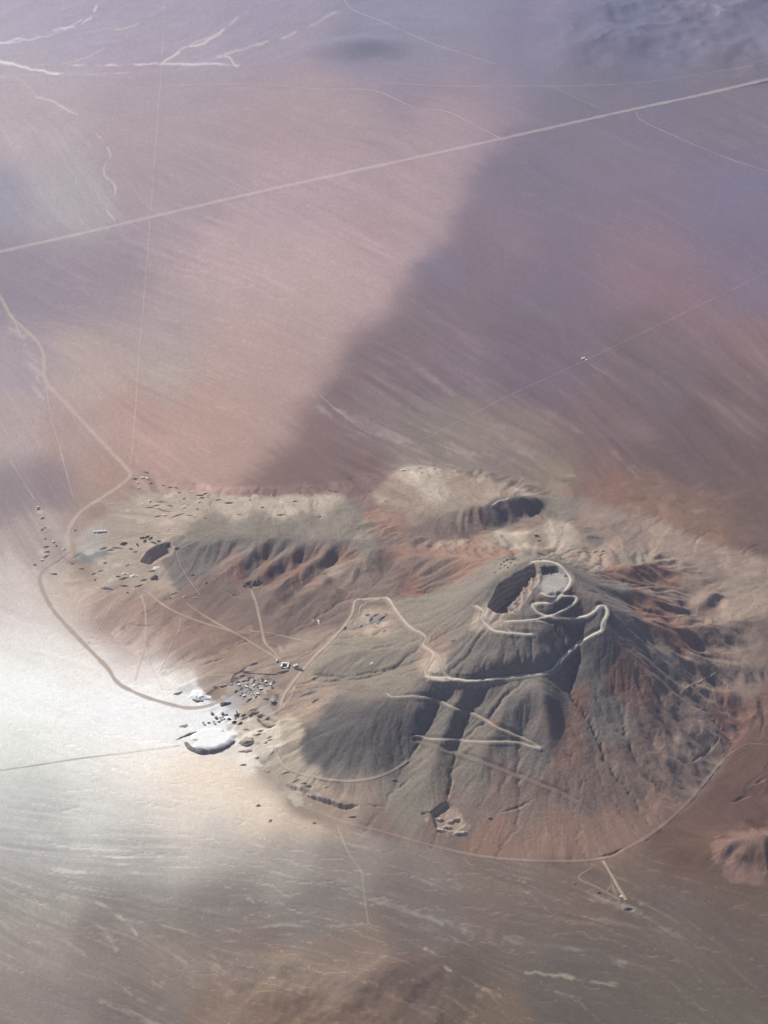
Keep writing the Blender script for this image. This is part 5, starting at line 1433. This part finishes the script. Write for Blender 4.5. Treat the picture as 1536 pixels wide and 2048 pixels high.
for i, (px, py, rx, ry, mm) in enumerate(((233, 1096, 24, 6, M_SLAG), (222, 1100, 20, 5, M_BROWN), (207, 1097, 16, 6, M_BROWN), (262, 1098, 10, 6, M_BROWN), (270, 1104, 12, 6, M_SAND), (254, 1130, 12, 8, M_SAND), (250, 1148, 16, 6, M_PALE), (268, 1152, 18, 9, M_PALE), (247, 1157, 18, 5, M_BROWN), (236, 1153, 12, 4, M_BROWN), (288, 1160, 16, 5, M_BROWN), (277, 1172, 18, 5, M_BROWN), (248, 1172, 22, 4, M_BROWN), (200, 1142, 16, 5, M_SAND), (186, 1148, 14, 4, M_SAND), (163, 1138, 16, 4, M_BROWN), (145, 1128, 10, 4, M_BROWN), (210, 1126, 8, 4, M_BROWN), (190, 1160, 6, 4, M_BROWN), (255, 1186, 6, 4, M_BROWN), (350, 1186, 16, 6, M_SAND), (370, 1194, 9, 5, M_PALE), (392, 1196, 14, 5, M_SAND), (340, 1197, 8, 5, M_BROWN), (108, 1148, 18, 6, M_BROWN), (385, 1150, 8, 5, M_BROWN), (412, 1166, 10, 5, M_BROWN))):
    heap(px, py, rx, ry, 4.5, mm, '% spoil bank on the trampled ground of the pit yard', 'spoil bank', 'banks of the pit yard', 'spoil_bank', seed=140 + i, rot=(i * 17) % 50 - 15)
for i, (px, py, rx, ry) in enumerate(((495, 1166, 14, 7), (507, 1168, 12, 6), (515, 1162, 14, 5), (500, 1174, 10, 6), (488, 1172, 9, 5), (522, 1166, 9, 4))):
    heap(px, py, rx, ry, 5, M_RED, 'maroon spoil heap at the small cut above the straight pale track', 'spoil heap', 'maroon heaps of the small cut', seed=180 + i, rot=i * 40)

# --- old camp behind the plateau ridge ---------------------------------------
for px, py, L_, W_, ro_ in ((285, 956, 12, 7, 10), (294, 957, 14, 7, -30), (275, 966, 10, 6, 30), (330, 1031, 14, 6, 5), (368, 1015, 12, 7, 15), (384, 984, 10, 6, 0), (398, 1004, 10, 6, 20), (300, 1003, 8, 5, 60), (390, 1033, 8, 5, -20), (278, 976, 8, 5, 20)):
    shed(px, py, L_, W_, 4, ro_, 'small whitewashed hut of the old camp behind the plateau ridge', 'hut', M_WHITE, M_WHITE, 'white huts of the old camp', 'hut', wins=2)
for i, (px, py, rx, ry, ro_) in enumerate(((300, 1015, 22, 3, 0), (312, 1011, 20, 3, 8), (322, 1004, 26, 3, -5), (330, 1022, 30, 4, -22), (318, 1018, 22, 3, -15), (355, 1031, 30, 4, 28), (380, 1031, 20, 3, -30), (340, 1012, 18, 3, -25), (315, 1033, 16, 3, 22), (395, 1018, 10, 9, 0), (410, 1037, 10, 4, 0))):
    heap(px, py, rx, ry, 3.5, M_BROWN, 'long ruined earth wall of the old camp', 'earth wall', 'ruined walls of the old camp', 'earth_wall', seed=200 + i, rot=ro_, rough=.6)
for i, (px, py, rx, ry, mm) in enumerate(((293, 945, 18, 4, M_BROWN), (270, 958, 12, 5, M_RED), (327, 971, 10, 5, M_SLAG), (340, 975, 12, 5, M_BROWN), (352, 976, 12, 5, M_SLAG), (358, 986, 8, 4, M_BROWN), (400, 991, 20, 6, M_ORE), (410, 988, 12, 4, M_ORE), (404, 996, 12, 5, M_ORE), (436, 1000, 16, 7, M_SLAG), (458, 1006, 22, 8, M_ORE), (368, 998, 8, 4, M_BROWN), (302, 967, 8, 4, M_BROWN), (480, 1030, 14, 4, M_BROWN), (560, 1030, 20, 5, M_SLAG), (660, 982, 14, 6, M_ORE), (670, 984, 12, 5, M_SLAG), (640, 1034, 8, 4, M_ORE), (525, 1015, 10, 4, M_SLAG), (590, 1003, 12, 4, M_BROWN), (500, 1000, 9, 4, M_SAND), (545, 990, 10, 4, M_PALE), (620, 975, 9, 4, M_SAND))):
    heap(px, py, rx, ry, 4.5, mm, '% dump heap along the back foot of the plateau ridge', 'dump heap', 'dump heaps behind the plateau ridge', 'dump_heap', seed=220 + i, rot=(i * 27) % 50 - 20)

# --- diggings beside the brown road -------------------------------------------
for px, py, L_, W_, ro_ in ((107, 1084, 9, 6, 70), (84, 1121, 8, 6, 0), (76, 1015, 9, 7, 20)):
    shed(px, py, L_, W_, 4, ro_, 'pale hut in the line of diggings left of the brown road', 'hut', M_WHITE, M_PALE, 'huts left of the brown road', 'hut', wins=1)
for i, (px, py, rx, ry, mm) in enumerate(((76, 1019, 12, 6, M_SAND), (85, 1037, 12, 4, M_BROWN), (88, 1056, 14, 8, M_SAND), (84, 1060, 9, 5, M_BROWN), (92, 1094, 14, 6, M_SLAG), (94, 1104, 12, 5, M_BROWN), (92, 1113, 14, 4, M_BROWN), (113, 1092, 6, 3, M_ORE), (127, 1099, 9, 7, M_PALE), (70, 1130, 8, 5, M_BROWN), (90, 1078, 9, 4, M_SAND), (150, 1061, 6, 3, M_BROWN))):
    heap(px, py, rx, ry, 4.5, mm, '% digging heap in the line left of the brown road', 'digging heap', 'digging heaps left of the brown road', 'digging_heap', seed=260 + i, rot=(i * 37) % 60)
t = root('tipper_truck', 176, 1284, 140, 'white tipper truck on the verge of the brown road over white ground', 'truck', None, reach=3, low=False)
t.location.z += .5
MB().box(-5, 4.6, -1.0, 1.0, .9, 1.25).build('chassis', M_STEEL, t)
c_ = MB().loft([[(2.6, -1.25, 1.27), (5, -1.25, 1.27), (5, 1.25, 1.27), (2.6, 1.25, 1.27)], [(2.6, -1.2, 3.3), (4.6, -1.2, 3.3), (4.6, 1.2, 3.3), (2.6, 1.2, 3.3)]]).build('cab', M_WHITE, t)
MB().loft([[(5.0, -1.1, 2.2), (5.0, 1.1, 2.2), (4.72, 1.1, 3.1), (4.72, -1.1, 3.1)], [(5.03, -1.1, 2.2), (5.03, 1.1, 2.2), (4.75, 1.1, 3.1), (4.75, -1.1, 3.1)]]).build('windscreen', M_GLASS, c_)
MB().loft([[(-4.9, -1.1, 1.3), (2.3, -1.1, 1.3), (2.3, 1.1, 1.3), (-4.9, 1.1, 1.3)], [(-5.6, -1.35, 3.0), (2.4, -1.35, 3.0), (2.4, 1.35, 3.0), (-5.6, 1.35, 3.0)]]).build('tipping_body', M_WHITE, t)
for wx_ in (-3.8, -2.3, 3.6):
    for sy in (-1.2, 1.2):
        wh = MB().loft([[(wx_ + .62 * math.cos(a * math.pi / 8), sy - .22, .62 + .62 * math.sin(a * math.pi / 8)) for a in range(16)], [(wx_ + .62 * math.cos(a * math.pi / 8), sy + .22, .62 + .62 * math.sin(a * math.pi / 8)) for a in range(16)]]).build('wheel', M_TYRE, t)

# --- quarry and mounds at the front foot ----------------------------------------
for i, (px, py, rx, ry) in enumerate(((880, 1662, 20, 9), (922, 1667, 24, 9), (902, 1644, 14, 7), (878, 1640, 16, 7), (915, 1640, 14, 7), (895, 1655, 16, 8))):
    heap(px, py, rx, ry, 7, M_SAND, '% lobe tipped in the quarry at the hill foot', 'sand heap', 'tipped lobes of the quarry', 'sand_heap', flat=.5, seed=300 + i, rot=(i * 13) % 30 - 12)
for i, (px, py, rx, ry, mm) in enumerate(((790, 1560, 14, 6, M_BROWN), (705, 1634, 14, 4, M_SLAG), (650, 1574, 12, 5, M_SAND), (615, 1572, 14, 6, M_BROWN), (980, 1637, 8, 4, M_ORE), (1222, 1545, 6, 3, M_BROWN), (1170, 1560, 6, 3, M_BROWN))):
    heap(px, py, rx, ry, 4, mm, '% lone mound on the front apron of the mine hill', 'mound', 'lone mounds on the apron', 'digging_mound', seed=320 + i)
heap(1255, 1818, 13, 7, 6, M_ORE, 'lone black heap at the end of the forked pale tracks', 'ore heap', name='ore_heap', seed=330)
heap(1198, 1786, 8, 4, 4, M_ORE, 'tiny dark heap at the tip of the shorter pale fork', 'ore heap', name='ore_heap', seed=331, rot=40)
heap(1243, 1793, 8, 5, 3, M_PALE, 'tiny pale heap beside the wide pale fork', seed=332)
heap(1150, 1767, 8, 4, 3, M_BROWN, 'tiny brown heap at the bend of the faint fork', seed=333)

# --- rocks on the summit and huts behind -----------------------------------------
for i, (px, py, r_) in enumerate(((1008, 1124, 5), (1014, 1121, 6), (1020, 1119, 5), (1026, 1120, 6), (1032, 1117, 5), (1002, 1130, 5), (1010, 1132, 4), (1000, 1137, 4), (1036, 1121, 4), (1022, 1126, 4), (1112, 1118, 4), (1120, 1117, 4), (1080, 1120, 4), (1016, 1136, 4), (990, 1146, 4), (1030, 1130, 3))):
    boulder(px, py, r_, M_ORE if i % 2 else M_SLAG, 'dark boulder on the grey brow above the summit pit', 'boulder', 'boulders above the summit pit', 40 + i)
for i, (px, py) in enumerate(((1085, 1136), (1092, 1140), (1098, 1137), (1105, 1139), (1101, 1146), (1090, 1134))):
    heap(px, py, 11, 5, 5, M_ORE, 'dark ore heap on the working bench beside the summit pit', 'ore heap', 'ore heaps on the working bench', 'ore_heap', seed=350 + i, rot=i * 25)
heap(1131, 1152, 7, 5, 4, M_BROWN, 'brown heap on the outer edge of the working bench', seed=357)
shed(1072, 1071, 14, 9, 6, 10, 'dark hut on the pale mound behind the summit', 'hut', M_STEEL, M_GREYM, name='hut', wins=2)
heap(1079, 1082, 9, 5, 4, M_ORE, 'small dark heap beside the dark hut behind the summit', 'ore heap', name='ore_heap', seed=358)
heap(905, 1282, 10, 6, 5, M_BROWN, 'brown stub heap by the pad above the haul road', seed=359)
for i, (px, py) in enumerate(((1172, 1105), (1180, 1106), (1190, 1104), (1203, 1110), (1206, 1103))):
    heap(px, py, 13, 6, 6, M_SAND if i < 3 else M_SLAG, '% crumbled heap at the foot behind the summit ridge', 'rubble heap', 'heaps behind the summit ridge', 'rubble_heap', seed=362 + i)
shed(806, 941, 18, 9, 5, 15, 'white shed at the diggings behind the mesa ridge', wallm=M_WHITE, roofm=M_WHITE, wins=2)
for i, (px, py) in enumerate(((816, 940), (838, 936), (850, 934), (870, 938), (842, 946), (772, 1002), (900, 985))):
    heap(px, py, 13, 5, 4, M_SAND if i % 2 else M_PALE, '% digging heap on the back of the mesa ridge', 'digging heap', 'digging heaps of the mesa ridge', 'digging_heap', seed=370 + i)
shed(1166, 718, 18, 10, 6, 30, 'lone white station on the dark far plain where two faint tracks meet', 'station', M_WHITE, M_WHITE, name='pump_station', wins=2)
shed(1172, 721, 8, 7, 4, 30, 'white lean-to next to the lone white station', 'shed', M_WHITE, M_WHITE, wins=1, gable=False)

# ------------------------------------------------------------------ haze: closed box of even air round camera and ground
def haze():
    x0, x1, y0, y1, z0, z1 = -70000, 70000, -4000, 60000, -400, ALT + 60
    v = [(x0, y0, z0), (x1, y0, z0), (x1, y1, z0), (x0, y1, z0), (x0, y0, z1), (x1, y0, z1), (x1, y1, z1), (x0, y1, z1)]
    f = [(3, 2, 1, 0), (4, 5, 6, 7), (0, 1, 5, 4), (1, 2, 6, 5), (2, 3, 7, 6), (3, 0, 4, 7)]
    m = bpy.data.materials.new('haze_air')
    m.use_nodes = True
    N = m.node_tree.nodes
    N.remove(N['Principled BSDF'])
    pv = N.new('ShaderNodeVolumePrincipled')
    pv.inputs['Color'].default_value = (*HAZE_COLOR, 1)
    pv.inputs['Density'].default_value = HAZE_DENSITY
    pv.inputs['Anisotropy'].default_value = 0.0
    m.node_tree.links.new(pv.outputs['Volume'], N['Material Output'].inputs['Volume'])
    o = mesh_obj('haze', v, f, m, smooth_=False)
    o['kind'] = 'stuff'
    o['label'] = 'thin pale violet air fading the far plain'


haze()
